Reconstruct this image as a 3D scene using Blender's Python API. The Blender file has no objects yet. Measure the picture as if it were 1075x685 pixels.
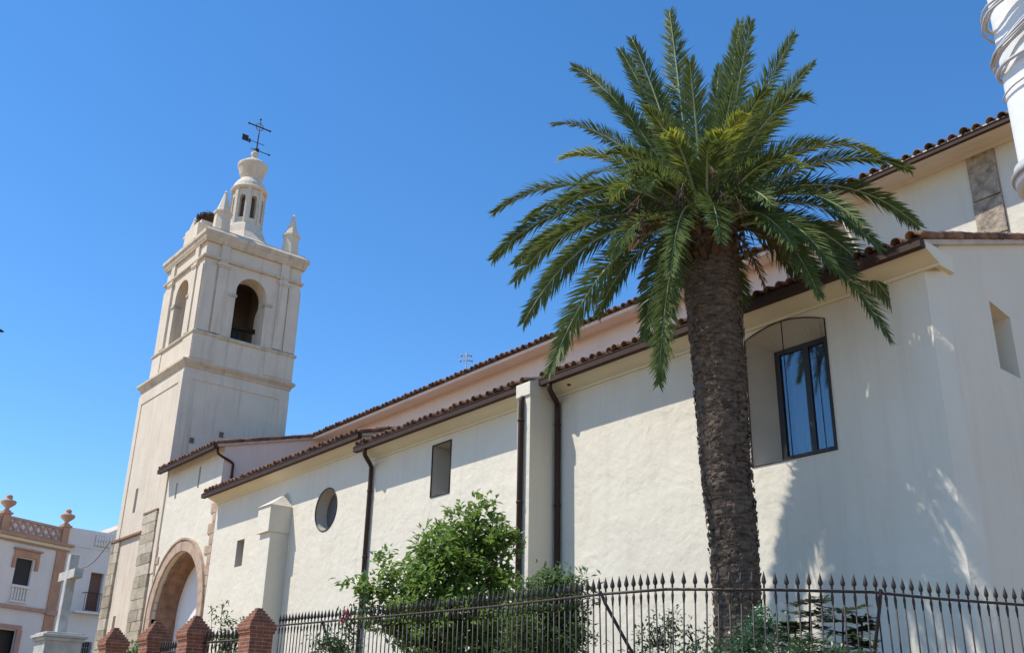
import bpy, math, random
from mathutils import Vector, Matrix, noise
from mathutils.geometry import tessellate_polygon

rnd = random.Random(7)
S = bpy.context.scene
COL = S.collection
PI = math.pi
V3 = Vector

# ------------------------------------------------------------------ camera
CAM_Z = 1.6
PIT, HEAD, ROLL = math.radians(22.2914), math.radians(38.842), math.radians(1.2616)
FPX, PW, PH = 1062.57, 1075.0, 685.0
fwd = V3((-math.cos(HEAD)*math.cos(PIT), math.sin(HEAD)*math.cos(PIT), math.sin(PIT)))
rt0 = V3((math.sin(HEAD), math.cos(HEAD), 0))
up0 = rt0.cross(fwd)
rt = rt0*math.cos(ROLL) + up0*math.sin(ROLL)
up = -rt0*math.sin(ROLL) + up0*math.cos(ROLL)
cam = bpy.data.cameras.new('camera')
cam.sensor_width = 36.0
cam.lens = FPX/PW*36.0
cam.clip_start, cam.clip_end = 0.1, 3000
camo = bpy.data.objects.new('camera', cam)
COL.objects.link(camo)
m = Matrix((rt, up, -fwd)).transposed().to_4x4()
m.translation = (0, 0, CAM_Z)
camo.matrix_world = m
S.camera = camo

# ------------------------------------------------------------------ world, sun, exposure
SUN_TO = V3((-0.66, -1.0, 1.85)).normalized()
wd = bpy.data.worlds.new('World')
S.world = wd
wd.use_nodes = True
wn = wd.node_tree
sky = wn.nodes.new('ShaderNodeTexSky')
sky.sky_type = 'NISHITA'
sky.sun_disc = False
sky.sun_elevation = math.asin(SUN_TO.z)
sky.sun_rotation = math.atan2(SUN_TO.x, SUN_TO.y) % (2*PI)
sky.altitude = 1200
sky.air_density = 1.0
sky.dust_density = 0.0
sky.ozone_density = 3.0
hsv = wn.nodes.new('ShaderNodeHueSaturation')
hsv.inputs['Saturation'].default_value = 1.24
wn.links.new(sky.outputs[0], hsv.inputs['Color'])
bgn = wn.nodes['Background']
wn.links.new(hsv.outputs[0], bgn.inputs[0])
bgn.inputs[1].default_value = 0.15
sl = bpy.data.lights.new('sun', 'SUN')
sl.energy = 3.8
sl.angle = math.radians(0.5)
sl.color = (1.0, 0.93, 0.82)
so = bpy.data.objects.new('sun', sl)
so.rotation_euler = (-SUN_TO).to_track_quat('-Z', 'Y').to_euler()
so.location = (-20, -20, 60)
COL.objects.link(so)
S.view_settings.view_transform = 'Standard'
S.view_settings.look = 'None'
S.view_settings.gamma = 1.0
S.view_settings.use_curve_mapping = False
S.view_settings.exposure = 0.6
S.cycles.max_bounces = 8
S.cycles.transparent_max_bounces = 8


def ray(px, py):
    return fwd + rt*((px-PW/2)/FPX) + up*((PH/2-py)/FPX)


def at_depth(px, py, D):
    """point seen in direction (px,py) at a horizontal distance D from the camera"""
    r = ray(px, py)
    return V3((0, 0, CAM_Z)) + r*(D/math.hypot(r.x, r.y))


def at_y(px, py, y):
    r = ray(px, py)
    return V3((0, 0, CAM_Z)) + r*(y/r.y)


def at_z(px, py, z):
    r = ray(px, py)
    return V3((0, 0, CAM_Z)) + r*((z-CAM_Z)/r.z)


# ------------------------------------------------------------------ objects
WLOC = {}


class MB:
    def __init__(s):
        s.v, s.f, s.mi, s.sm = [], [], [], []
        s.cur, s.smooth = 0, False

    def face(s, pts):
        b = len(s.v)
        s.v.extend([tuple(p) for p in pts])
        s.f.append(tuple(range(b, b+len(pts))))
        s.mi.append(s.cur)
        s.sm.append(s.smooth)

    def idx(s, verts, faces):
        b = len(s.v)
        s.v.extend([tuple(p) for p in verts])
        for f in faces:
            s.f.append(tuple(b+i for i in f))
            s.mi.append(s.cur)
            s.sm.append(s.smooth)

    def box(s, x0, y0, z0, x1, y1, z1, bev=0.0):
        if x0 > x1: x0, x1 = x1, x0
        if y0 > y1: y0, y1 = y1, y0
        if z0 > z1: z0, z1 = z1, z0
        if bev <= 0:
            v = [(x0, y0, z0), (x1, y0, z0), (x1, y1, z0), (x0, y1, z0), (x0, y0, z1), (x1, y0, z1), (x1, y1, z1), (x0, y1, z1)]
            s.idx(v, [(0, 3, 2, 1), (4, 5, 6, 7), (0, 1, 5, 4), (1, 2, 6, 5), (2, 3, 7, 6), (3, 0, 4, 7)])
        else:
            b = bev
            s.prism([(x0+b, y0), (x1-b, y0), (x1, y0+b), (x1, y1-b), (x1-b, y1), (x0+b, y1), (x0, y1-b), (x0, y0+b)], z0, z1-b, (b, z1))

    def obox(s, c, ax, ay, az):
        """oriented box: centre and three half-vectors"""
        c, ax, ay, az = V3(c), V3(ax), V3(ay), V3(az)
        v = [c+ax*i+ay*j+az*k for k in (-1, 1) for (i, j) in ((-1, -1), (1, -1), (1, 1), (-1, 1))]
        s.idx(v, [(0, 3, 2, 1), (4, 5, 6, 7), (0, 1, 5, 4), (1, 2, 6, 5), (2, 3, 7, 6), (3, 0, 4, 7)])

    def prism(s, poly, z0, z1, cap=None):
        n = len(poly)
        v = [(x, y, z0) for x, y in poly] + [(x, y, z1) for x, y in poly]
        f = [tuple(range(n))[::-1]]
        f += [(i, (i+1) % n, n+(i+1) % n, n+i) for i in range(n)]
        if cap:
            b, zt = cap
            cx = sum(p[0] for p in poly)/n
            cy = sum(p[1] for p in poly)/n
            mx = max(abs(p[0]-cx) for p in poly)
            my = max(abs(p[1]-cy) for p in poly)
            v += [(cx+(x-cx)*(mx-b)/mx, cy+(y-cy)*(my-b)/my, zt) for x, y in poly]
            f += [(n+i, n+(i+1) % n, 2*n+(i+1) % n, 2*n+i) for i in range(n)]
            f.append(tuple(range(2*n, 3*n)))
        else:
            f.append(tuple(range(n, 2*n)))
        s.idx(v, f)

    def tube(s, path, r, n=8, caps=True, r1=None):
        path = [V3(p) for p in path]
        N = len(path)
        rings = []
        ref = None
        for i, p in enumerate(path):
            t = (path[min(i+1, N-1)]-path[max(i-1, 0)])
            if t.length < 1e-9: t = V3((0, 0, 1))
            t.normalize()
            if ref is None:
                ref = V3((1, 0, 0)) if abs(t.x) < 0.9 else V3((0, 1, 0))
            a = (ref - t*ref.dot(t)).normalized()
            b = t.cross(a)
            ref = a
            rr = r if not callable(r) else r(i/(N-1))
            if r1 is not None: rr = r+(r1-r)*i/(N-1)
            rings.append([p + (a*math.cos(2*PI*k/n)+b*math.sin(2*PI*k/n))*rr for k in range(n)])
        v = [q for ring in rings for q in ring]
        f = []
        for i in range(N-1):
            for k in range(n):
                f.append((i*n+k, i*n+(k+1) % n, (i+1)*n+(k+1) % n, (i+1)*n+k))
        if caps:
            f.append(tuple(range(n))[::-1])
            f.append(tuple(range((N-1)*n, N*n)))
        sm = s.smooth
        s.smooth = n > 4
        s.idx(v, f)
        s.smooth = sm

    def lathe(s, prof, c, n=16, smooth=False, rot=0.0):
        cx, cy = c[0], c[1]
        v, f = [], []
        for r, z in prof:
            for k in range(n):
                a = 2*PI*k/n+rot
                v.append((cx+r*math.cos(a), cy+r*math.sin(a), z))
        for i in range(len(prof)-1):
            for k in range(n):
                f.append((i*n+k, i*n+(k+1) % n, (i+1)*n+(k+1) % n, (i+1)*n+k))
        f.append(tuple(range(n))[::-1])
        f.append(tuple(range((len(prof)-1)*n, len(prof)*n)))
        sm = s.smooth
        s.smooth = smooth
        s.idx(v, f)
        s.smooth = sm

    def sweep(s, prof, path, closed=False, caps=True):
        """prof: (out,z) points; path: 2-D points, walked so that 'out' is to the right"""
        N = len(path)
        P = [V3((p[0], p[1], 0)) for p in path]
        rows = []
        for i in range(N):
            if closed:
                d0 = (P[i]-P[i-1]).normalized(); d1 = (P[(i+1) % N]-P[i]).normalized()
            else:
                d0 = (P[i]-P[i-1]).normalized() if i > 0 else (P[1]-P[0]).normalized()
                d1 = (P[i+1]-P[i]).normalized() if i < N-1 else d0
            n0, n1 = V3((d0.y, -d0.x, 0)), V3((d1.y, -d1.x, 0))
            mm = (n0+n1)
            mm = mm/(mm.dot(n0)) if mm.length > 1e-6 else n0
            rows.append([P[i]+mm*o+V3((0, 0, z)) for o, z in prof])
        k = len(prof)
        v = [q for r_ in rows for q in r_]
        f = []
        for i in range(N if closed else N-1):
            j = (i+1) % N
            for a in range(k):
                b = (a+1) % k
                f.append((i*k+a, j*k+a, j*k+b, i*k+b))
        if not closed and caps:
            f.append(tuple(range(k)))
            f.append(tuple(range((N-1)*k, N*k))[::-1])
        s.idx(v, f)

    def build(s, name, mats, parent=None):
        me = bpy.data.meshes.new(name)
        me.from_pydata(s.v, [], s.f)
        if not isinstance(mats, (list, tuple)): mats = [mats]
        for mt in mats: me.materials.append(mt)
        if len(mats) > 1: me.polygons.foreach_set('material_index', s.mi)
        me.polygons.foreach_set('use_smooth', s.sm)
        me.update()
        o = bpy.data.objects.new(name, me)
        COL.objects.link(o)
        if parent is not None:
            o.parent = parent
            o.location = -WLOC.get(parent, V3((0, 0, 0)))
        return o


def tag(o, label, cat, group=None):
    o['label'] = label
    o['category'] = cat
    if group: o['group'] = group
    return o


def thing(name, label, cat, loc=(0, 0, 0), group=None):
    o = bpy.data.objects.new(name, None)
    o.empty_display_size = 0.3
    o.location = loc
    COL.objects.link(o)
    WLOC[o] = V3(loc)
    return tag(o, label, cat, group)


def kind(o, k):
    o['kind'] = k
    return o


def copy_tree(o, parent=None):
    c = o.copy()
    COL.objects.link(c)
    if parent is not None: c.parent = parent
    for ch in list(o.children): copy_tree(ch, c)
    return c


# ------------------------------------------------------------------ materials
def mat(name, col, rough=0.8, var=0.0, scale=3.0, col2=None, bump=0.0, bscale=20.0, spec=0.3, metal=0.0,
        coords='Object', stain=None, island=0.0, vstretch=None, bdist=0.02):
    M = bpy.data.materials.new(name)
    M.use_nodes = True
    nt = M.node_tree
    N, L = nt.nodes, nt.links
    b = N['Principled BSDF']
    b.inputs['Roughness'].default_value = rough
    b.inputs['Specular IOR Level'].default_value = spec
    b.inputs['Metallic'].default_value = metal
    b.inputs['Base Color'].default_value = (*col, 1)
    tc = N.new('ShaderNodeTexCoord')
    src = tc.outputs[coords]
    out = None
    if col2 is not None or var > 0:
        c2 = col2 if col2 is not None else tuple(c*(1-var) for c in col)
        nz = N.new('ShaderNodeTexNoise')
        nz.inputs['Scale'].default_value = scale
        nz.inputs['Detail'].default_value = 6
        nz.inputs['Roughness'].default_value = 0.6
        if vstretch:
            mp = N.new('ShaderNodeMapping')
            mp.inputs['Scale'].default_value = vstretch
            L.new(src, mp.inputs['Vector'])
            L.new(mp.outputs[0], nz.inputs['Vector'])
        else:
            L.new(src, nz.inputs['Vector'])
        rp = N.new('ShaderNodeValToRGB')
        rp.color_ramp.elements[0].position = 0.35
        rp.color_ramp.elements[1].position = 0.68
        rp.color_ramp.elements[0].color = (*col, 1)
        rp.color_ramp.elements[1].color = (*c2, 1)
        L.new(nz.outputs['Fac'], rp.inputs['Fac'])
        out = rp.outputs['Color']
    if stain is not None:
        # vertical run-off marks: noise stretched along z
        scol, amt = stain
        mp = N.new('ShaderNodeMapping')
        mp.inputs['Scale'].default_value = (2.2, 2.2, 0.16)
        L.new(src, mp.inputs['Vector'])
        nz = N.new('ShaderNodeTexNoise')
        nz.inputs['Scale'].default_value = 1.6
        nz.inputs['Detail'].default_value = 8
        nz.inputs['Roughness'].default_value = 0.65
        L.new(mp.outputs[0], nz.inputs['Vector'])
        rp = N.new('ShaderNodeValToRGB')
        rp.color_ramp.elements[0].position = 0.52
        rp.color_ramp.elements[1].position = 0.78
        rp.color_ramp.elements[0].color = (0, 0, 0, 1)
        rp.color_ramp.elements[1].color = (amt, amt, amt, 1)
        L.new(nz.outputs['Fac'], rp.inputs['Fac'])
        mx = N.new('ShaderNodeMix')
        mx.data_type = 'RGBA'
        L.new(rp.outputs['Color'], mx.inputs[0])
        if out is not None: L.new(out, mx.inputs[6])
        else: mx.inputs[6].default_value = (*col, 1)
        mx.inputs[7].default_value = (*scol, 1)
        out = mx.outputs[2]
    if island > 0:
        ge = N.new('ShaderNodeNewGeometry')
        mr = N.new('ShaderNodeMapRange')
        mr.inputs['To Min'].default_value = 1-island
        mr.inputs['To Max'].default_value = 1+island
        L.new(ge.outputs['Random Per Island'], mr.inputs['Value'])
        hv = N.new('ShaderNodeHueSaturation')
        L.new(mr.outputs[0], hv.inputs['Value'])
        if out is not None: L.new(out, hv.inputs['Color'])
        else: hv.inputs['Color'].default_value = (*col, 1)
        out = hv.outputs[0]
    if out is not None: L.new(out, b.inputs['Base Color'])
    if bump > 0:
        nz = N.new('ShaderNodeTexNoise')
        nz.inputs['Scale'].default_value = bscale
        nz.inputs['Detail'].default_value = 5
        L.new(src, nz.inputs['Vector'])
        bp = N.new('ShaderNodeBump')
        bp.inputs['Strength'].default_value = bump
        bp.inputs['Distance'].default_value = bdist
        L.new(nz.outputs['Fac'], bp.inputs['Height'])
        L.new(bp.outputs[0], b.inputs['Normal'])
    return M


def leaf_mat(name, col, col2, rough=0.45, island=0.35, transl=0.25, spec=0.4, tcol=None):
    M = bpy.data.materials.new(name)
    M.use_nodes = True
    nt = M.node_tree
    N, L = nt.nodes, nt.links
    b = N['Principled BSDF']
    b.inputs['Roughness'].default_value = rough
    b.inputs['Specular IOR Level'].default_value = spec
    ge = N.new('ShaderNodeNewGeometry')
    rp = N.new('ShaderNodeValToRGB')
    rp.color_ramp.elements[0].color = (*col, 1)
    rp.color_ramp.elements[1].color = (*col2, 1)
    L.new(ge.outputs['Random Per Island'], rp.inputs['Fac'])
    L.new(rp.outputs[0], b.inputs['Base Color'])
    tr = N.new('ShaderNodeBsdfTranslucent')
    tr.inputs['Color'].default_value = (*(tcol or tuple(c*1.6 for c in col2)), 1)
    mx = N.new('ShaderNodeMixShader')
    mx.inputs[0].default_value = transl
    L.new(b.outputs[0], mx.inputs[1])
    L.new(tr.outputs[0], mx.inputs[2])
    L.new(mx.outputs[0], N['Material Output'].inputs['Surface'])
    return M


def brick_mat(name, c1, c2, mortar, bw, bh, ms=0.012, rough=0.85, bump=0.4):
    """bricks on upright faces: u runs along x+y, v along z"""
    M = bpy.data.materials.new(name)
    M.use_nodes = True
    nt = M.node_tree
    N, L = nt.nodes, nt.links
    b = N['Principled BSDF']
    b.inputs['Roughness'].default_value = rough
    b.inputs['Specular IOR Level'].default_value = 0.2
    tc = N.new('ShaderNodeTexCoord')
    sp = N.new('ShaderNodeSeparateXYZ')
    L.new(tc.outputs['Object'], sp.inputs[0])
    ad = N.new('ShaderNodeMath')
    L.new(sp.outputs['X'], ad.inputs[0])
    L.new(sp.outputs['Y'], ad.inputs[1])
    cb = N.new('ShaderNodeCombineXYZ')
    L.new(ad.outputs[0], cb.inputs['X'])
    L.new(sp.outputs['Z'], cb.inputs['Y'])
    br = N.new('ShaderNodeTexBrick')
    br.inputs['Scale'].default_value = 1.0
    br.inputs['Brick Width'].default_value = bw
    br.inputs['Row Height'].default_value = bh
    br.inputs['Mortar Size'].default_value = ms
    br.inputs['Mortar Smooth'].default_value = 0.3
    br.inputs['Color1'].default_value = (*c1, 1)
    br.inputs['Color2'].default_value = (*c2, 1)
    br.inputs['Mortar'].default_value = (*mortar, 1)
    L.new(cb.outputs[0], br.inputs['Vector'])
    nz = N.new('ShaderNodeTexNoise')
    nz.inputs['Scale'].default_value = 9
    nz.inputs['Detail'].default_value = 6
    L.new(tc.outputs['Object'], nz.inputs['Vector'])
    mr = N.new('ShaderNodeMapRange')
    mr.inputs['From Min'].default_value = 0.3
    mr.inputs['From Max'].default_value = 0.7
    mr.inputs['To Min'].default_value = 0.7
    mr.inputs['To Max'].default_value = 1.15
    L.new(nz.outputs['Fac'], mr.inputs['Value'])
    hv = N.new('ShaderNodeHueSaturation')
    L.new(br.outputs['Color'], hv.inputs['Color'])
    L.new(mr.outputs[0], hv.inputs['Value'])
    L.new(hv.outputs[0], b.inputs['Base Color'])
    bp = N.new('ShaderNodeBump')
    bp.inputs['Strength'].default_value = bump
    bp.inputs['Distance'].default_value = 0.015
    bp.invert = True
    L.new(br.outputs['Fac'], bp.inputs['Height'])
    L.new(bp.outputs[0], b.inputs['Normal'])
    return M


M_STUCCO = mat('cream_stucco', (0.685, 0.637, 0.53), 0.9, 0.06, 0.6, (0.65, 0.60, 0.49), bump=0.35, bscale=5, spec=0.15, stain=((0.50, 0.44, 0.335), 0.34), bdist=0.05)


def add_trowel(M, scale=1.1, strength=0.4, dist=0.10):
    """broad uneven trowelling under the fine grain"""
    nt = M.node_tree; N, L = nt.nodes, nt.links
    b = N['Principled BSDF']
    tc = N.new('ShaderNodeTexCoord')
    nz = N.new('ShaderNodeTexNoise'); nz.inputs['Scale'].default_value = scale; nz.inputs['Detail'].default_value = 3
    nz.inputs['Distortion'].default_value = 0.6
    L.new(tc.outputs['Object'], nz.inputs['Vector'])
    bp = N.new('ShaderNodeBump'); bp.inputs['Strength'].default_value = strength; bp.inputs['Distance'].default_value = dist
    L.new(nz.outputs['Fac'], bp.inputs['Height'])
    old = b.inputs['Normal'].links[0].from_node
    L.new(bp.outputs[0], old.inputs['Normal'])


add_trowel(M_STUCCO)
M_TOWER = mat('aged_cream_render', (0.665, 0.58, 0.465), 0.9, 0.1, 0.8, (0.60, 0.515, 0.405), bump=0.35, bscale=7, spec=0.15, stain=((0.40, 0.33, 0.25), 0.7), bdist=0.04)
M_TOWERTRIM = mat('aged_ochre_render', (0.62, 0.53, 0.40), 0.9, 0.15, 1.6, (0.50, 0.41, 0.30), bump=0.35, bscale=9, spec=0.15, stain=((0.26, 0.20, 0.15), 0.8), bdist=0.04)
M_PINK = mat('pinkish_render', (0.72, 0.60, 0.52), 0.9, 0.1, 0.7, (0.66, 0.55, 0.48), bump=0.3, bscale=6, spec=0.15, stain=((0.55, 0.45, 0.38), 0.35), bdist=0.04)
M_COVE = mat('ivory_moulding', (0.70, 0.66, 0.52), 0.9, 0.06, 1.2, bump=0.15, bscale=8, spec=0.15)
M_REVEAL = mat('shade_grey_render', (0.47, 0.44, 0.38), 0.9, 0.1, 1.5, bump=0.3, bscale=8, spec=0.15)  # cream plaster greyed: the shade inside recesses is put into the colour
M_TILE = mat('roof_tile_clay', (0.25, 0.135, 0.09), 0.9, 0.3, 3.5, (0.10, 0.075, 0.062), bump=0.4, bscale=25, spec=0.15, island=0.35)
M_MORTAR = mat('old_mortar', (0.55, 0.47, 0.40), 0.95, 0.2, 3, bump=0.5, bscale=14)
M_GUTTER = mat('brown_metal', (0.058, 0.034, 0.025), 0.7, 0.2, 4, spec=0.2)
M_STONE = brick_mat('granite_blocks', (0.52, 0.455, 0.34), (0.40, 0.345, 0.26), (0.55, 0.50, 0.41), 0.85, 0.46, 0.02)
M_ARCHSTONE = mat('arch_stone', (0.50, 0.38, 0.28), 0.9, 0.25, 2.2, (0.36, 0.25, 0.18), bump=0.6, bscale=8, spec=0.15)
M_ARCHIN = mat('arch_soffit_brick', (0.33, 0.20, 0.125), 0.9, 0.4, 3.0, (0.18, 0.11, 0.075), bump=0.9, bscale=7, spec=0.15)
M_WHITE = mat('white_render', (0.78, 0.77, 0.74), 0.9, 0.06, 1.0, bump=0.2, bscale=8, spec=0.15)
M_BRICK = brick_mat('pier_brick', (0.30, 0.115, 0.06), (0.22, 0.085, 0.05), (0.34, 0.24, 0.19), 0.22, 0.055, 0.007)
M_IRON = mat('wrought_iron', (0.022, 0.018, 0.017), 0.55, 0.3, 12, (0.045, 0.028, 0.02), spec=0.4)
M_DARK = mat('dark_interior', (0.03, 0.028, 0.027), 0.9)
M_FRAME = mat('dark_brown_frame', (0.022, 0.017, 0.014), 0.5, spec=0.4)
M_CURTAIN = mat('pale_curtain', (0.36, 0.38, 0.38), 0.9, 0.3, 2.0, (0.16, 0.17, 0.17), vstretch=(9, 9, 0.2))
M_HOUSEWHITE = mat('house_whitewash', (0.74, 0.74, 0.74), 0.9, 0.06, 0.8, bump=0.2, bscale=6, spec=0.15, stain=((0.5, 0.5, 0.5), 0.3))
M_TERRA = mat('terracotta_trim', (0.50, 0.31, 0.215), 0.9, 0.2, 2.0, bump=0.2, bscale=10, spec=0.15)
M_PINKTRIM = mat('dusty_pink_trim', (0.50, 0.33, 0.28), 0.9, 0.2, 2.0, bump=0.2, bscale=10, spec=0.15)
M_SHUTTER = mat('dark_shutter', (0.035, 0.033, 0.033), 0.6)
M_BROWNSH = mat('brown_shutter', (0.17, 0.10, 0.08), 0.7)
M_CROSS = mat('weathered_granite', (0.50, 0.49, 0.45), 0.9, 0.3, 4, (0.33, 0.33, 0.30), bump=0.5, bscale=16, spec=0.15)
M_POLE = mat('white_paint', (0.70, 0.72, 0.72), 0.6, 0.12, 6.0, bump=0.1, bscale=14, spec=0.3)
M_CABLE = mat('white_cable', (0.46, 0.46, 0.46), 0.5, 0.2, 6, spec=0.4)
M_STEEL = mat('grey_steel', (0.32, 0.31, 0.30), 0.55, 0.3, 8, spec=0.4)
M_BARK = mat('palm_bark', (0.165, 0.125, 0.095), 0.95, 0.4, 2.2, (0.050, 0.038, 0.030), bump=0.7, bscale=14, spec=0.1, vstretch=(2.2, 2.2, 7), bdist=0.03)
M_BARK2 = mat('shrub_bark', (0.10, 0.07, 0.05), 0.95, 0.3, 8, bump=0.4, bscale=30, spec=0.1)
M_BOOT = mat('dry_leaf_base', (0.12, 0.072, 0.04), 0.9, 0.4, 6, (0.055, 0.036, 0.024), island=0.4)
M_FROND = leaf_mat('palm_leaflet', (0.052, 0.088, 0.022), (0.125, 0.165, 0.045), 0.55, transl=0.25, spec=0.25)
M_FRONDY = leaf_mat('yellowing_leaflet', (0.12, 0.17, 0.03), (0.33, 0.34, 0.045), 0.45, transl=0.25, spec=0.4)
M_DRY = leaf_mat('dead_leaflet', (0.10, 0.065, 0.035), (0.24, 0.16, 0.085), 0.8, transl=0.15, spec=0.1)
M_RACHIS = mat('frond_stalk', (0.30, 0.34, 0.16), 0.5, 0.2, 3, spec=0.4)
M_LEAF = leaf_mat('citrus_leaf', (0.055, 0.105, 0.022), (0.18, 0.27, 0.055), 0.38, transl=0.32, spec=0.5)
M_LEAF2 = leaf_mat('laurel_leaf', (0.055, 0.10, 0.032), (0.13, 0.20, 0.06), 0.4, transl=0.25, spec=0.45)
M_LEAF3 = leaf_mat('dark_garden_leaf', (0.030, 0.060, 0.025), (0.060, 0.105, 0.040), 0.4, transl=0.2, spec=0.45)
M_IVY = leaf_mat('ivy_leaf', (0.050, 0.105, 0.055), (0.10, 0.19, 0.10), 0.4, transl=0.2, spec=0.4)
M_ROSE = mat('pink_petal', (0.30, 0.09, 0.11), 0.7, island=0.3)
M_PAVE = mat('street_paving', (0.32, 0.205, 0.10), 0.9, 0.2, 0.7, (0.27, 0.17, 0.085), bump=0.3, bscale=6)
M_SOIL = mat('garden_earth', (0.085, 0.068, 0.042), 0.95, 0.3, 1.5, bump=0.6, bscale=8)
M_CORE = mat('shade_dark_masonry', (0.16, 0.12, 0.10), 0.9)  # shade inside belfry, lantern and wall openings painted as dark colour
M_GRAN1 = mat('warm_granite', (0.47, 0.41, 0.31), 0.95, 0.3, 3.5, (0.33, 0.28, 0.21), bump=0.8, bscale=10, spec=0.1)
M_GRAN2 = mat('pale_granite', (0.55, 0.49, 0.38), 0.95, 0.3, 3.5, (0.40, 0.35, 0.27), bump=0.8, bscale=10, spec=0.1)
M_GRAN3 = mat('dark_granite', (0.37, 0.32, 0.245), 0.95, 0.3, 3.5, (0.25, 0.215, 0.165), bump=0.8, bscale=10, spec=0.1)
M_PIERSTONE = mat('mottled_pier_stone', (0.46, 0.38, 0.29), 0.95, 0.3, 4.5, (0.17, 0.14, 0.11), bump=0.9, bscale=9, spec=0.1, bdist=0.04)
M_DIMGLASS = mat('dim_glass', (0.10, 0.105, 0.11), 0.35, spec=0.4)
M_NEST = mat('nest_twigs', (0.10, 0.065, 0.045), 0.95, 0.3, 10, island=0.5)
M_BRONZE = mat('old_bronze', (0.06, 0.07, 0.055), 0.5, metal=0.6)
M_FEATHER = mat('dark_feather', (0.012, 0.011, 0.013), 0.8)

M_GLASS = bpy.data.materials.new('window_glass')
M_GLASS.use_nodes = True
_n = M_GLASS.node_tree
_g = _n.nodes.new('ShaderNodeBsdfGlossy'); _g.inputs['Roughness'].default_value = 0.03
_g.inputs['Color'].default_value = (0.9, 0.95, 1, 1)
_t = _n.nodes.new('ShaderNodeBsdfTransparent'); _t.inputs['Color'].default_value = (0.75, 0.8, 0.82, 1)
_m = _n.nodes.new('ShaderNodeMixShader'); _m.inputs[0].default_value = 0.10
_n.links.new(_t.outputs[0], _m.inputs[1]); _n.links.new(_g.outputs[0], _m.inputs[2])
_n.links.new(_m.outputs[0], _n.nodes['Material Output'].inputs['Surface'])


# ------------------------------------------------------------------ ground
def gz(x, y):
    return max(0.0, min(2.4, (-x-4)/50*2.4))


mb = MB()
xs = [-900, -300, -120, -80] + [-70+2*i for i in range(50)] + [40, 80, 200, 600]
ys = [-600, -200, -60, -20, -5, 0, 4, 8, 12, 16, 20, 26, 40, 80, 200, 600]
vv = [(x, y, gz(x, y)) for x in xs for y in ys]
ny = len(ys)
mb.idx(vv, [(i*ny+j, (i+1)*ny+j, (i+1)*ny+j+1, i*ny+j+1) for i in range(len(xs)-1) for j in range(ny-1)])
kind(mb.build('ground', M_PAVE), 'structure')

# the fence line (plan) and its rail heights
RAIL = [((292, 656), 3.40), ((340, 652), 3.36), ((420, 645), 3.32), ((514, 636.5), 3.28), ((581, 629), 3.25), ((633, 623), 3.23), ((700, 618), 3.2),
        ((805, 618.5), 3.2), ((915, 621), 3.2), ((985, 628), 3.2), ((1075, 634.5), 3.2), ((1130, 640), 3.2)]
RP = [at_z(p[0], p[1], z) for p, z in RAIL]
TERR = 1.3
mb = MB()
garden = [(p.x, p.y+0.12) for p in RP] + [(-5.4, 15.6), (-7.7, 15.9), (-38, 15.9), (-38, RP[0].y+0.1)]
mb.prism(garden, 0.0, TERR)
kind(mb.build('garden_bed', M_SOIL), 'structure')


# ------------------------------------------------------------------ helpers for masonry
def holed_wall(mb, outline, holes, to3, depth_vec, back=None, rmb=None):
    """flat face with holes plus the reveals of each hole; depth_vec is the 3-D vector into the wall"""
    polys = [[V3((u, v, 0)) for u, v in outline]] + [[V3((u, v, 0)) for u, v in h] for h in holes]
    flat = [p for q in polys for p in q]
    tris = tessellate_polygon(polys)
    mb.idx([to3(p.x, p.y) for p in flat], tris)
    for h in holes:
        n = len(h)
        for i in range(n):
            a, b = to3(*h[i]), to3(*h[(i+1) % n])
            (rmb or mb).face([a, b, b+depth_vec, a+depth_vec])


def rect(u0, v0, u1, v1):
    return [(u0, v0), (u1, v0), (u1, v1), (u0, v1)]


def arch(uc, hw, v0, vs, rise, n=14):
    """opening with straight jambs to vs and an elliptical head"""
    return [(uc-hw, v0), (uc+hw, v0)] + [(uc+hw*math.cos(PI*i/n), vs+rise*math.sin(PI*i/n)) for i in range(n+1)]


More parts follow.
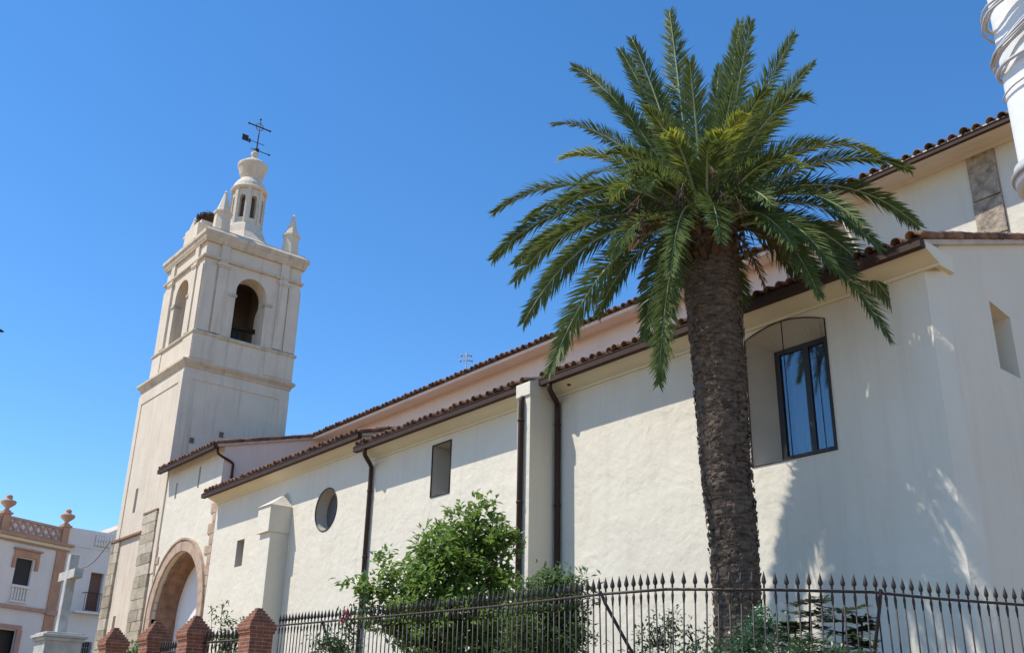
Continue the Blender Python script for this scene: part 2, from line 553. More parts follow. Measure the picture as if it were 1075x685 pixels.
def tiles(mb, e0, e1, slope, rowlen=0.42, sp=0.285, r=0.105, lip=0.05):
    """barrel tiles on the slope that starts at eave e0-e1 and rises along 'slope'"""
    e0, e1, slope = V3(e0), V3(e1), V3(slope)
    d = (e1-e0); Ln = d.length; d.normalize()
    sl = slope.normalized(); nrm = d.cross(sl)
    if nrm.z < 0: nrm = -nrm
    nc = max(1, int(round(Ln/sp))); st = Ln/nc
    rows = max(1, int(round(slope.length/rowlen))); rl = slope.length/rows
    S6 = 7
    # bed under the tiles
    mb.cur = 1
    mb.face([e0+sl*0.05-nrm*0.02, e1+sl*0.05-nrm*0.02, e1+slope-nrm*0.02, e0+slope-nrm*0.02])
    mb.cur = 0
    for c in range(nc):
        for rw in range(rows):
            near = rw < 4
            jit = rnd.gauss(0, 0.018); jh = rnd.uniform(-0.01, 0.02); js = rnd.gauss(0, 0.03)
            base = e0 + d*((c+0.5)*st+jit) + nrm*jh
            a0 = base + sl*(rw*rl + js) + nrm*0.028
            a1 = base + sl*((rw+1)*rl + 0.05)
            r0, r1 = r*rnd.uniform(0.96, 1.05), r*0.86
            ring = []
            for (cc, rr) in ((a0, r0-0.018), (a0, r0), (a1, r1)):
                ring.append([cc + d*(rr*math.cos(PI*k/(S6-1))) + nrm*(rr*math.sin(PI*k/(S6-1))) for k in range(S6)])
            v = ring[0]+ring[1]+ring[2]
            f = []
            for k in range(S6-1):
                f.append((k, k+1, S6+k+1, S6+k))
                f.append((S6+k, S6+k+1, 2*S6+k+1, 2*S6+k))
            if near:  # underside
                inn = [a1 + d*((r1-0.015)*math.cos(PI*k/(S6-1))) + nrm*((r1-0.015)*math.sin(PI*k/(S6-1))) for k in range(S6)]
                v += inn
                for k in range(S6-1):
                    f.append((k, 3*S6+k, 3*S6+k+1, k+1))
            mb.smooth = True
            mb.idx(v, f)
            mb.smooth = False
            if near:  # channel tile, hollow side up
                q0 = e0 + d*((c)*st+jit) + sl*(rw*rl+js+0.03) + nrm*0.035
                q1 = e0 + d*((c)*st+jit) + sl*((rw+1)*rl+0.04) + nrm*0.02
                S4 = 5
                w = [q + d*(0.09*math.cos(PI*k/(S4-1))) - nrm*(0.055*math.sin(PI*k/(S4-1))) for q in (q0, q1) for k in range(S4)]
                mb.idx(w, [(k, k+1, S4+k+1, S4+k) for k in range(S4-1)])


def gutter(mb, x0, x1, y, z, h=0.15, w=0.13):
    """open box gutter along x; z is the underside"""
    t = 0.012
    mb.box(x0, y-w/2, z, x1, y+w/2, z+t)
    mb.box(x0, y-w/2-t, z, x1, y-w/2, z+h)
    mb.box(x0, y+w/2, z, x1, y+w/2+t, z+h)
    mb.box(x0-t, y-w/2-t, z, x0, y+w/2+t, z+h)
    mb.box(x1, y-w/2-t, z, x1+t, y+w/2+t, z+h)
    mb.tube([(x0-t, y-w/2-t, z+h), (x1+t, y-w/2-t, z+h)], 0.018, 6)


def tris_side(mb, pts):
    mb.face(pts)

# ================================================================== church
CH = thing('church', 'long cream stuccoed church with stepped tiled eaves running behind the palm', 'church', (-28, 16, 0))
YW = 16.0
YN = 20.5
F3 = lambda u, v: V3((u, YW, v))
XR, XB, XC, XD = -7.9, -17.98, -26.7, -38.2      # east end, buttress, joint of the two aisles, east side of the portal block
ZA, ZB, ZC, ZD = 9.72, 9.77, 10.2, 12.22         # undersides of the gutters
CHF = 0.22

# --- east chapel wall with the big window
win_out = [(-12.17, 6.72), (-10.25, 6.69), (-10.24, 9.30)]
for i in range(1, 14):
    t = i/14
    win_out.append((-10.24-1.92*t, 9.30+0.08*t+0.20*math.sin(PI*t)))
win_out.append((-12.16, 9.38))
win_in = [(-11.84, 6.86), (-10.55, 6.86), (-10.55, 9.17)]
for i in range(1, 14):
    t = i/14
    win_in.append((-10.55-1.29*t, 9.17))
win_in.append((-11.84, 9.17))
mb = MB()
polys = [[V3((u, v, 0)) for u, v in rect(XB, 0, XR-CHF, ZA+0.3)], [V3((u, v, 0)) for u, v in win_out]]
vent = rect(-13.06, 4.02, -12.55, 4.62)
polys.append([V3((u, v, 0)) for u, v in vent])
flat = [p for q in polys for p in q]
mb.idx([F3(p.x, p.y) for p in flat], tessellate_polygon(polys))
for i in range(4):
    a, b = F3(*vent[i]), F3(*vent[(i+1) % 4])
    mb.face([a, b, b+V3((0, .3, 0)), a+V3((0, .3, 0))])
# rounded corner and east end wall
mb.face([(XR-CHF, YW, 0), (XR, YW+CHF, 0), (XR, YW+CHF, ZA+0.42), (XR-CHF, YW, ZA+0.3)])
E3 = lambda u, v: V3((XR, u, v))
sl_end = [(YW+CHF, 0), (YN, 0), (YN, 11.53), (YW+CHF, 10.12)]
holed_wall(mb, sl_end, [[(17.86, 8.10), (18.62, 8.08), (18.62, 9.32), (17.86, 9.46)]], E3, V3((-0.55, 0.0, 0)))
mb.build('chapel_wall', M_STUCCO, CH)
mb = MB()
mb.box(XR-0.57, 17.8, 8.0, XR-0.55, 18.7, 9.6)
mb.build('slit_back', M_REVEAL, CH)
# window reveal, frame, glass, curtain
W = thing  # (alias kept short below)
mb = MB()
n = len(win_out)
YI = YW+0.55
for i in range(n):
    j = (i+1) % n
    mb.face([F3(*win_out[i]), F3(*win_out[j]), V3((win_in[j][0], YI, win_in[j][1])), V3((win_in[i][0], YI, win_in[i][1]))])
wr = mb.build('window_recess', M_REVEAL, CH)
mb = MB()
x0, x1, z0, z1 = -11.84, -10.55, 6.86, 9.17
fy0, fy1 = YI-0.03, YI+0.05
mb.box(x0, fy0, z0, x0+0.12, fy1, z1)
mb.box(x1-0.1, fy0, z0, x1, fy1, z1)
mb.box(x0+0.12, fy0, z0, x1-0.1, fy1, z0+0.08)
mb.box(x0+0.12, fy0, 9.07, x1-0.1, fy1, z1)
mb.box(-11.16, fy0+0.01, z0+0.08, -11.03, fy1, 9.07)
wf = mb.build('window_frame', M_FRAME, CH)
mb = MB()
mb.box(x0+0.05, YI+0.01, z0+0.04, x1-0.05, YI+0.016, z1-0.05)
mb.build('pane', M_GLASS, wf)
mb = MB()
N = 60
cv = []
for i in range(N+1):
    u = i/N
    cv += [(x0+0.1+u*(x1-x0-0.2), YI+0.28+0.035*math.sin(u*55)+0.015*math.sin(u*131), z) for z in (z0, z1)]
mb.smooth = True
mb.idx(cv, [(2*i, 2*i+2, 2*i+3, 2*i+1) for i in range(N)])
mb.build('curtain', M_CURTAIN, wf)
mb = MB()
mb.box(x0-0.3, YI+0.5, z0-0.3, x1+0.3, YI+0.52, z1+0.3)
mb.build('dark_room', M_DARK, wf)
# thin dark metal edging of the opening and a vertical rod
mb = MB()
path = [(u, YW-0.012, v) for u, v in win_out] + [(win_out[0][0], YW-0.012, win_out[0][1])]
mb.tube(path, 0.014, 6, caps=False)
mb.tube([(-11.23, YW-0.012, 9.55), (-11.22, YW-0.012, 6.71)], 0.012, 6)
mb.build('window_wire_frame', M_IRON, CH)
# ventilation niche beside the palm foot
mb = MB()
mb.box(-13.06, YW+0.28, 4.02, -12.55, YW+0.3, 4.62)
mb.box(-12.78, YW+0.1, 4.05, -12.57, YW+0.28, 4.5)
vn = mb.build('vent_niche', [M_DARK], CH)
mb = MB()
mb.box(-13.14, YW-0.02, 4.62, -12.47, YW+0.04, 4.69)
mb.box(-13.14, YW-0.02, 4.02, -13.062, YW+0.04, 4.62)
mb.build('niche_surround', M_ARCHSTONE, vn)

# --- the two aisle walls
mb = MB()
# middle aisle
holed_wall(mb, rect(XC, 0, XB-0.2, ZB+0.3), [rect(-23.36, 7.92, -22.46, 9.41)], F3, V3((0, 0.75, 0)), rmb=(rv := MB()))
mb.build('aisle_wall', M_STUCCO, CH)
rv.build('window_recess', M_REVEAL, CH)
mb = MB()
for a, b in (((-23.36, 7.92), (-23.36, 9.41)), ((-23.36, 9.41), (-22.46, 9.41)), ((-22.46, 9.41), (-22.46, 7.92)), ((-22.46, 7.92), (-23.36, 7.92))):
    mb.tube([(a[0], YW-0.008, a[1]), (b[0], YW-0.008, b[1])], 0.022, 5)
mb.build('window_edge', M_FRAME, CH)
mb = MB()
mb.box(-23.5, YW+0.75, 7.8, -22.3, YW+0.77, 9.5)
mb.box(-23.352, YW+0.70, 7.94, -22.47, YW+0.74, 9.40)
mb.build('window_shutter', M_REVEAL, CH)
mb = MB()
oval = [(-29.33+0.70*math.cos(2*PI*i/32), 8.49+0.70*math.sin(2*PI*i/32)) for i in range(32)]
holed_wall(mb, rect(XD, 0, XC, ZC+0.3), [oval, rect(-35.90, 7.34, -35.27, 8.32)], F3, V3((0, 0.42, 0)), rmb=MB())
rv, sv = MB(), MB()
for m_, hole_ in ((rv, oval), (sv, rect(-35.90, 7.34, -35.27, 8.32))):
    for i in range(len(hole_)):
        a, b = F3(*hole_[i]), F3(*hole_[(i+1) % len(hole_)])
        m_.face([a, b, b+V3((0, 0.42, 0)), a+V3((0, 0.42, 0))])
# end of the left aisle roof above the middle one
mb.face([(XC, YW-0.3, ZB+0.1), (XC, YN, 11.3), (XC, YN, 11.75), (XC, YW+0.6, 10.72), (XC, YW-0.3, 10.36)])
mb.build('aisle_wall', M_STUCCO, CH)
mb = MB()
mb.box(-30.2, YW+0.42, 7.6, -28.4, YW+0.44, 9.4)
mb.build('oval_pane', M_DIMGLASS, CH)
mb = MB()
mb.box(-36.1, YW+0.42, 7.2, -35.1, YW+0.44, 8.5)
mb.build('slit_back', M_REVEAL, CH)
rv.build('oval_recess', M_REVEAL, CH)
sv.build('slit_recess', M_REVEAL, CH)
mb = MB()
mb.tube([(u, YW-0.008, v) for u, v in oval+oval[:1]], 0.02, 5, caps=False)
mb.build('oval_edge', M_FRAME, CH)

# --- eave mouldings
def cove(z):
    return [(0, z-0.17), (0.045, z-0.17), (0.05, z-0.12), (0.14, z-0.09), (0.30, z-0.03), (0.40, z+0.015), (0.44, z+0.03), (0.44, z+0.17), (0, z+0.17)]


mb = MB()
mb.sweep(cove(ZA), [(XB+0.01, YW), (XR+0.10, YW)])
mb.box(XR-0.02, YW+0.001, ZA-0.16, XR+0.09, YW+0.5, ZA+0.16)
mb.build('eave_moulding', M_COVE, CH)
mb = MB()
mb.sweep(cove(ZB), [(XC+0.0, YW), (XB-0.46, YW)])
mb.build('eave_moulding', M_COVE, CH)
mb = MB()
mb.sweep(cove(ZC), [(XD+0.02, YW), (XC+0.01, YW)])
mb.build('eave_moulding', M_COVE, CH)

# --- buttresses
mb = MB()
mb.box(XB-0.47, 15.1, 0, XB, YW+0.1, 9.45)
v = [(XB-0.5, 15.06, 9.45), (XB+0.03, 15.06, 9.45), (XB+0.03, YW+0.1, 9.45), (XB-0.5, YW+0.1, 9.45),
     (XB-0.5, 15.06, 9.78), (XB+0.03, 15.06, 9.78), (XB+0.03, YW-0.4, 10.0), (XB-0.5, YW-0.4, 10.0), (XB+0.03, YW+0.3, 10.06), (XB-0.5, YW+0.3, 10.06)]
mb.idx(v, [(0, 1, 5, 4), (1, 2, 8, 6, 5), (3, 0, 4, 7, 9), (4, 5, 6, 7), (7, 6, 8, 9), (0, 3, 2, 1)])
mb.build('buttress', M_STUCCO, CH)
mb = MB()
mb.box(-32.55, 15.31, 0, -31.79, YW+0.05, 8.05)
mb.box(-32.66, 15.2, 8.02, -31.74, YW+0.05, 8.92)
v = [(-32.7, 15.15, 8.92), (-31.7, 15.15, 8.92), (-31.7, YW, 8.92), (-32.7, YW, 8.92), (-32.2, YW, 9.50)]
mb.idx(v, [(0, 1, 4), (1, 2, 4), (3, 0, 4), (0, 3, 2, 1)])
mb.build('buttress', M_STUCCO, CH)

# --- portal block with the big stone arch
AX, AHW = -41.15, 2.85
mb = MB()
top_d = ZD+0.32
ar = arch(AX, 2.4, 0.6, 6.05, 2.5, 24)
dsl = [rect(-40.60, 11.10, -40.42, 12.02), rect(-42.98, 11.02, -42.80, 11.72)]
holed_wall(mb, rect(-44.2, 0, XD, top_d), [ar] + dsl, lambda u, v: V3((u, YW+0.03, v)), V3((0, 0.25, 0)))
mb.build('portal_wall', M_STUCCO, CH)
mb = MB()
mb.face([(XD, YW+0.03, 0), (XD, YN, 0), (XD, YN, 13.62), (XD, YW+0.03, 12.5)])
mb.build('portal_side_wall', M_PINK, CH)
mb = MB()
mb.box(-40.7, YW+0.28, 11, -40.3, YW+0.3, 12.1)
mb.build('slit_back', M_DARK, CH)
mb = MB()
mb.box(-43.1, YW+0.28, 10.9, -42.7, YW+0.3, 11.8)
mb.build('slit_back', M_DARK, CH)


def ring(mb, x, a0, b0, a1, b1, vs, y0, y1, v0, n=26, jag=0.0):
    """an arch band: inner half-width a0 / rise b0, outer a1 / b1, from y0 (front) to y1"""
    def pts(a, b):
        return [(x+a, v0)] + [(x+a*math.cos(PI*i/n), vs+b*math.sin(PI*i/n)) for i in range(n+1)] + [(x-a, v0)]
    I, O = pts(a0, b0), pts(a1, b1)
    for i in range(len(I)-1):
        j = rnd.uniform(-jag, jag)
        f = lambda p, y: V3((p[0], y+j, p[1]))
        mb.face([f(I[i], y0), f(O[i], y0), f(O[i+1], y0), f(I[i+1], y0)])
        mb.face([f(O[i], y0), f(O[i], y1), f(O[i+1], y1), f(O[i+1], y0)])
        mb.face([f(I[i], y1), f(I[i], y0), f(I[i+1], y0), f(I[i+1], y1)])
        mb.face([f(I[i], y0), f(O[i], y0), f(O[i], y1), f(I[i], y1)])
        mb.face([f(I[i+1], y1), f(O[i+1], y1), f(O[i+1], y0), f(I[i+1], y0)])


mb = MB()
ring(mb, AX, 2.40, 2.52, AHW, 2.97, 6.05, YW-0.06, YW+0.25, 0.6, jag=0.006)
pa = mb.build('portal_arch', M_ARCHSTONE, CH)
mb = MB()
ring(mb, AX, AHW, 2.97, AHW+0.07, 3.05, 6.05, YW-0.10, YW+0.06, 5.2)
mb.build('arch_hood', M_ARCHSTONE, pa)
mb = MB()
ring(mb, AX, 2.22, 2.33, 2.52, 2.62, 6.05, YW+0.2, YW+1.02, 0.6, jag=0.02)
mb.build('arch_soffit', M_ARCHIN, pa)
mb = MB()
mb.box(AX-2.6, YW+1.0, 0.6, AX+2.6, YW+1.1, 9)
mb.build('portal_back_wall', M_WHITE, CH)
# quoins up the east corner and beside the arch
mb = MB()
z = 0.6
k = 0
while z < 9.9:
    h = rnd.uniform(0.34, 0.46)
    if z > 3:
        w = (0.30, 0.62)[k % 2]*rnd.uniform(0.85, 1.1)
        mb = MB()
        mb.box(XD-w, YW-0.012, z, XD+0.012, YW+0.2, z+h-0.03)
        mb.build('quoin', M_ARCHSTONE, CH)
    z += h
    k += 1
z = 3.5
k = 0
while z < 9.6:
    h = rnd.uniform(0.32, 0.5)
    w = (0.12, 0.34)[k % 2]*rnd.uniform(0.7, 1.2)
    if rnd.random() < 0.75:
        mb = MB()
        mb.box(-44.04, YW-0.008, z, -44.04+w, YW+0.2, z+h-0.06)
        mb.build('quoin', M_ARCHSTONE, CH)
    z += h
    k += 1

# --- nave and presbytery
mb = MB()
mb.box(-44.0, YN, 0, -12.3, YN+0.3, 13.7)
mb.sweep([(0, 13.5), (0.05, 13.5), (0.3, 13.52), (0.66, 13.42), (0.7, 13.5), (0, 13.74)], [(-44, YN), (-12.3, YN)])
mb.build('nave_wall', M_PINK, CH)
mb = MB()
XP = -7.72
holed_wall(mb, rect(-12.3, 9, XP, 14.45), [rect(-9.03, 10.9, -8.37, 14.16)], lambda u, v: V3((u, YN-0.02, v)), V3((0, 0.03, 0)))
mb.face([(-12.3, YN-0.02, 9), (-12.3, YN-0.02, 14.45), (-12.3, YN+3.5, 15.5), (-12.3, YN+3.5, 9)])
mb.face([(XP, YN-0.02, 0), (XP, YN+7, 0), (XP, YN+7, 16.75), (XP, YN-0.02, 14.45)])
mb.sweep([(0, 14.1), (0.06, 14.1), (0.10, 14.17), (0.3, 14.2), (0.6, 14.12), (0.75, 14.16), (0.75, 14.3), (0, 14.45)], [(-12.3, YN-0.02), (XP, YN-0.02)])
mb.build('presbytery_wall', M_STUCCO, CH)
mb = MB()
mb.box(-9.02, YN-0.012, 10.9, -8.38, YN+0.15, 14.15)
sp_ = mb.build('stone_pier', M_MORTAR, CH)
for a, b, j1, j2 in ((10.9, 12.02, 0.01, 0.0), (12.05, 12.93, -0.01, 0.02), (12.98, 14.1, 0.0, 0.01)):
    q = MB()
    q.prism([(-9.02+j1, YN-0.06), (-8.40+j2, YN-0.075), (-8.40+j2, YN+0.0), (-9.02+j1, YN+0.0)], a, b)
    q.build('stone_block', M_PIERSTONE, sp_)

# --- roofs
def lean_roof(name, x0, x1, ye, ze, yt, slope, **kw):
    mb = MB()
    tiles(mb, (x0, ye, ze), (x1, ye, ze), (0, yt-ye, (yt-ye)*slope), **kw)
    return mb.build(name, [M_TILE, M_MORTAR], CH)


lean_roof('chapel_roof', XB+0.05, XR+0.12, 15.36, ZA+0.19, YN, 0.335)
lean_roof('aisle_roof', XC, XB-0.48, 15.36, ZB+0.19, YN, 0.33)
lean_roof('aisle_roof', XD-0.05, XC+0.14, 15.36, ZC+0.19, YN, 0.27)
lean_roof('portal_roof', -44.0, XD+0.14, 15.52, ZD+0.2, 24.0, 0.262)
lean_roof('nave_roof', -44.0, -12.3, 19.72, 13.53, 26.0, 0.34)
lean_roof('presbytery_roof', -12.4, XP+0.12, 19.64, 14.23, 27.0, 0.34)


def verge(mb, x, y0, z0, y1, slope, step=0.36):
    """mortared tile edge climbing a gable end"""
    y = y0
    while y < y1-0.05:
        ye = min(y+step+0.05, y1)
        a = V3((x+0.05, y, z0+(y-y0)*slope+0.035))
        b = V3((x+0.05, ye, z0+(ye-y0)*slope+0.01))
        mb.cur = 0
        mb.tube([a, b], 0.066*rnd.uniform(0.85, 1.15), 8)
        y += step
    mb.cur = 1
    a, b = V3((x-0.03, y0+0.1, z0-0.08)), V3((x-0.03, y1, z0-0.08+(y1-y0)*slope))
    mb.obox((a+b)/2, (0.06, 0, 0), (b-a)/2, (0, 0, 0.05))


mb = MB(); verge(mb, XR+0.06, 15.42, ZA+0.22, YN, 0.335); mb.build('roof_verge', [M_TILE, M_MORTAR], CH)
mb = MB(); verge(mb, XC+0.06, 15.42, ZC+0.22, YN, 0.27); mb.build('roof_verge', [M_TILE, M_MORTAR], CH)
mb = MB(); verge(mb, XD+0.08, 15.58, ZD+0.24, 22.5, 0.262); mb.build('roof_verge', [M_TILE, M_MORTAR], CH)
mb = MB(); verge(mb, XP+0.06, 19.7, 14.27, 26.8, 0.34); mb.build('roof_verge', [M_TILE, M_MORTAR], CH)

# --- gutters and downpipes
for x0, x1, z, y in ((XB+0.02, XR+0.1, ZA, 15.42), (XC-0.05, XB-0.5, ZB, 15.42), (XD-0.1+0.0, XC+0.14, ZC, 15.42), (-44.0, XD+0.12, ZD, 15.56)):
    mb = MB(); gutter(mb, x0, x1, y, z)
    mb.build('gutter', M_GUTTER, CH)
mb = MB()
gutter(mb, -12.3, XP+0.1, 19.7, 14.1, 0.1, 0.08)
mb.build('gutter', M_GUTTER, CH)


def downpipe(path, brk, r=0.068):
    mb = MB()
    mb.tube(path, r, 10)
    x, y = path[-1][0], path[-1][1]
    for z in brk:
        mb.tube([(x, y, z), (x, y, z+0.05)], r+0.014, 10)
    mb.build('downpipe', M_GUTTER, CH)


def swan(x, y0, z0, x1, y1, z1, zb):
    p = [V3((x, y0, z0+0.08)), V3((x, y0, z0-0.1))]
    a, b = V3((x, y0, z0-0.12)), V3((x1, y1, z1))
    for i in range(1, 8):
        t = i/8
        s = t*t*(3-2*t)
        p.append(V3((a.x+(b.x-a.x)*s, a.y+(b.y-a.y)*s, a.z+(b.z-a.z)*t)))
    p += [b, V3((x1, y1, z1-0.2)), V3((x1, y1, zb))]
    return p


downpipe(swan(XC+0.52, 15.42, ZB, XC+0.16, 15.91, ZB-0.42, 1.3), (8.6, 6.6, 4.6))
p2 = at_y(545.0, 500, 15.0).x
downpipe(swan(p2-0.1, 15.36, ZB, p2, 15.02, ZB-0.45, 1.3), (8.8, 6.8, 4.8))
downpipe(swan(XB+0.34, 15.42, ZA, XB+0.10, 15.9, ZA-0.40, 1.3), (8.8, 6.8, 4.8))
downpipe(swan(XD+0.06, 15.7, ZD, XD+0.07, 16.42, ZD-0.5, ZC+0.3), (11.2,), 0.05)
# joint of left gutter above pipe; small vent stack through the chapel roof
mb = MB()
c = at_y(597.5, 392, 15.75)
mb.tube([(c.x, c.y, c.z-0.3), (c.x, c.y, c.z+0.28)], 0.05, 8)
mb.build('vent_pipe', M_GUTTER, CH)

# ================================================================== bell tower
TW = thing('bell_tower', 'tall cream bell tower with arched belfry openings and a stepped lantern', 'tower', (-46.7, 18.7, 0))
TX0, TX1, TY0, TY1 = -49.55, -44.05, 16.0, 21.4
mb = MB()
mb.box(TX0, TY0, 0, TX1, TY1, 17.6)
mb.build('tower_shaft', M_TOWER, TW)
# raised strips that frame the shaft faces
mb = MB()
g = 0.035
for x0, x1 in ((TX0, TX0+0.42), (TX1-0.42, TX1)):
    mb = MB()
    mb.box(x0-(g if x0 == TX0 else 0), TY0-g, 8, x1+(g if x1 == TX1 else 0), TY0+0.01, 17.2)
    mb.build('corner_strip', M_TOWER, TW)
mb = MB()
mb.box(TX0+0.421, TY0-g, 16.75, TX1-0.421, TY0+0.01, 17.2)
mb.build('frieze_strip', M_TOWER, TW)
for y0, y1 in ((TY0+0.01, TY0+0.42), (TY1-0.5, TY1)):
    mb = MB()
    mb.box(TX1-0.01, y0, 8, TX1+g, y1, 17.2)
    mb.build('corner_strip', M_TOWER, TW)
mb = MB()
mb.box(TX1-0.01, TY0+0.421, 16.9, TX1+g, TY1-0.501, 17.2)
mb.build('frieze_strip', M_TOWER, TW)
mb = MB()
hole = []
for px, py in ((201, 462), (232, 456)):
    r_ = ray(px, py); q = V3((0, 0, CAM_Z)) + r_*(TX1/r_.x)
    mb = MB()
    mb.box(TX1-0.2, q.y-0.09, q.z-0.12, TX1+0.05, q.y+0.10, q.z+0.12)
    mb.build('putlog_hole', M_CORE, TW)
for z0, z1, xx in ((11.15, 12.3, -47.78), (5.4, 6.5, -48.05)):
    mb = MB()
    mb.box(xx-0.16, TY0-0.006, z0, xx+0.16, TY0+0.1, z1)
    mb.build('slit_window', M_CORE, TW)
# granite corner piers at the foot, with a string course


def block_pier(x0, x1, ztop, y_in, deep):
    mb = MB()
    mb.box(x0+0.05, TY0-0.06, 0, x1-0.03, TY0+0.02, ztop-0.01)
    if deep: mb.box(x0+0.05, TY0+0.02, 0, TX0-0.002, TY1, ztop-0.01)
    gp = mb.build('granite_pier', M_MORTAR, TW)
    z, k = ztop, 0
    while z > 2.5:
        h = rnd.uniform(0.40, 0.56)
        cut = x0+(x1-x0)*((0.36, 0.64)[k % 2]+rnd.uniform(-0.08, 0.08))
        xs_ = [x0+rnd.uniform(-0.07, 0.07), cut, x1+rnd.uniform(-0.02, 0.03)]
        if k % 3 == 2: xs_ = [xs_[0], xs_[2]]
        for a, b in zip(xs_[:-1], xs_[1:]):
            q = MB()
            q.prism([(a+0.012, TY0-0.09-rnd.uniform(0, 0.03)), (b-0.012, TY0-0.09-rnd.uniform(0, 0.03)), (b-0.012, TY0+0.0), (a+0.012, TY0+0.0)], z-h+0.012, z-0.01)
            q.build('stone_block', rnd.choice((M_GRAN1, M_GRAN1, M_GRAN2, M_GRAN3)), gp)
        z -= h
        k += 1


block_pier(-46.05, -44.45, 10.75, 0, False)
block_pier(TX0-0.35, -48.85, 9.95, 0, True)
mb = MB()
mb.box(TX0-0.38, TY0-0.14, 9.96, -46.06, TY0+0.02, 10.06)
mb.box(TX0-0.38, TY0+0.02, 9.96, TX0-0.001, TY1, 10.06)
mb.build('string_course', M_ARCHIN, TW)
mb = MB()
mb.box(-46.08, TY0-0.13, 10.76, -44.42, TY0+0.02, 10.84)
mb.build('string_course', M_ARCHIN, TW)


def loop(x0, y0, x1, y1):
    return [(x0, y0), (x1, y0), (x1, y1), (x0, y1)]


mb = MB()
mb.sweep([(-0.05, 17.45), (0.04, 17.45), (0.06, 17.55), (0.16, 17.66), (0.20, 17.7), (0.20, 17.8), (0.05, 17.9), (-0.05, 17.9)], loop(TX0, TY0, TX1, TY1), closed=True)
mb.build('cornice', M_TOWERTRIM, TW)
BX0, BX1, BY0, BY1 = -48.87, -43.93, 16.16, 21.32
mb = MB()
mb.box(BX0-0.05, BY0-0.05, 17.8, BX1+0.05, BY1+0.05, 19.12)
for y0, y1 in ((BY0-0.05, BY0+1.1), (BY1-1.5, BY1+0.05)):
    mb.box(BX1+0.04, y0, 17.9, BX1+0.085, y1, 19.1)
for x0, x1 in ((BX0-0.05, BX0+1.1), (BX1-1.1, BX1+0.05)):
    mb.box(x0, BY0-0.085, 17.9, x1, BY0-0.04, 19.1)
mb.build('belfry_plinth', M_TOWER, TW)
mb = MB()
mb.sweep([(-0.05, 19.1), (0.10, 19.1), (0.14, 19.17), (0.14, 19.24), (0.02, 19.32), (-0.05, 19.32)], loop(BX0, BY0, BX1, BY1), closed=True)
mb.build('cornice', M_TOWERTRIM, TW)
# belfry: four pierced walls
mb = MB()
cx_, cy_ = (BX0+BX1)/2, (BY0+BY1)/2
TH = 0.85
inn = MB()
BT = 24.35
for side in range(4):
    if side in (0, 2):
        uc, lo, hi = cx_, BX0, BX1
        y, dv = (BY0, TH) if side == 0 else (BY1, -TH)
        to = (lambda yy: (lambda u, v: V3((u, yy, v))))(y)
        holed_wall(mb, rect(lo, 19.2, hi, BT), [arch(uc, 0.80, 19.25, 21.85, 0.82)], to, V3((0, dv, 0)))
        to2 = (lambda yy: (lambda u, v: V3((u, yy, v))))(y+dv)
        holed_wall(inn, rect(lo+TH, 19.2, hi-TH, BT), [arch(uc, 0.80, 19.25, 21.85, 0.82)], to2, V3((0, 0, 0)))
    else:
        uc, lo, hi = cy_, BY0, BY1
        x, dv = (BX0, TH) if side == 1 else (BX1, -TH)
        to = (lambda xx: (lambda u, v: V3((xx, u, v))))(x)
        holed_wall(mb, rect(lo, 19.2, hi, BT), [arch(uc, 0.80, 19.25, 21.85, 0.82)], to, V3((dv, 0, 0)))
        to2 = (lambda xx: (lambda u, v: V3((xx, u, v))))(x+dv)
        holed_wall(inn, rect(lo+TH, 19.2, hi-TH, BT), [arch(uc, 0.80, 19.25, 21.85, 0.82)], to2, V3((0, 0, 0)))
mb.box(BX0+0.02, BY0+0.02, BT-0.1, BX1-0.02, BY1-0.02, BT)
bw_ = mb.build('belfry_wall', M_TOWER, TW)
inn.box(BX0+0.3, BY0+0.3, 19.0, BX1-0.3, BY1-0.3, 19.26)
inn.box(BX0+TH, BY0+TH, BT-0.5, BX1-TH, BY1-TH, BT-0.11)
inn.build('belfry_inside', M_CORE, bw_)  # inner faces coloured dark to paint the belfry's shade


def pilaster(mb, face, u0, u1, z0, z1, pr):
    if face == 'y-': mb.box(u0, BY0-pr, z0, u1, BY0+0.01, z1)
    if face == 'x+': mb.box(BX1-0.01, u0, z0, BX1+pr, u1, z1)
    if face == 'y+': mb.box(u0, BY1-0.01, z0, u1, BY1+pr, z1)
    if face == 'x-': mb.box(BX0-pr, u0, z0, BX0+0.01, u1, z1)


for face, lo, hi in (('y-', BX0, BX1), ('x+', BY0, BY1), ('y+', BX0, BX1), ('x-', BY0, BY1)):
    e = 0.002 if face[0] == 'x' else 0.0
    for a, b, pr in ((lo+e, lo+0.62, 0.06), (lo+0.72, lo+1.18, 0.11), (hi-1.18, hi-0.72, 0.11), (hi-0.62, hi-e, 0.06)):
        mb = MB()
        pilaster(mb, face, a, b, 19.33, 22.75, pr)
        if pr > 0.1:
            pilaster(mb, face, a-0.05, b+0.05, 22.76, 22.84, pr+0.03)
            pilaster(mb, face, a-0.09, b+0.09, 22.85, 22.98, pr+0.06)
            pilaster(mb, face, a+0.01, b-0.01, 22.99, 24.2, pr-0.01)
        mb.build('pilaster', M_TOWER, TW)
mb = MB()
for s in (-1, 1):
    mb = MB()
    mb.box(BX1-0.30, cy_+s*0.80-0.06*(s > 0), 21.45, BX1+0.05, cy_+s*0.80+0.06*(s < 0), 21.58)
    mb.box(BX1-0.02, cy_+s*0.80, 21.45, BX1+0.06, cy_+s*1.15, 21.58)
    mb.build('impost_band', M_CROSS, TW)
    mb = MB()
    mb.box(cx_+s*0.80-0.06*(s > 0), BY0-0.05, 21.45, cx_+s*0.80+0.06*(s < 0), BY0+0.30, 21.58)
    mb.box(cx_+s*0.80, BY0-0.06, 21.45, cx_+s*1.15, BY0+0.02, 21.58)
    mb.build('impost_band', M_CROSS, TW)
mb = MB()
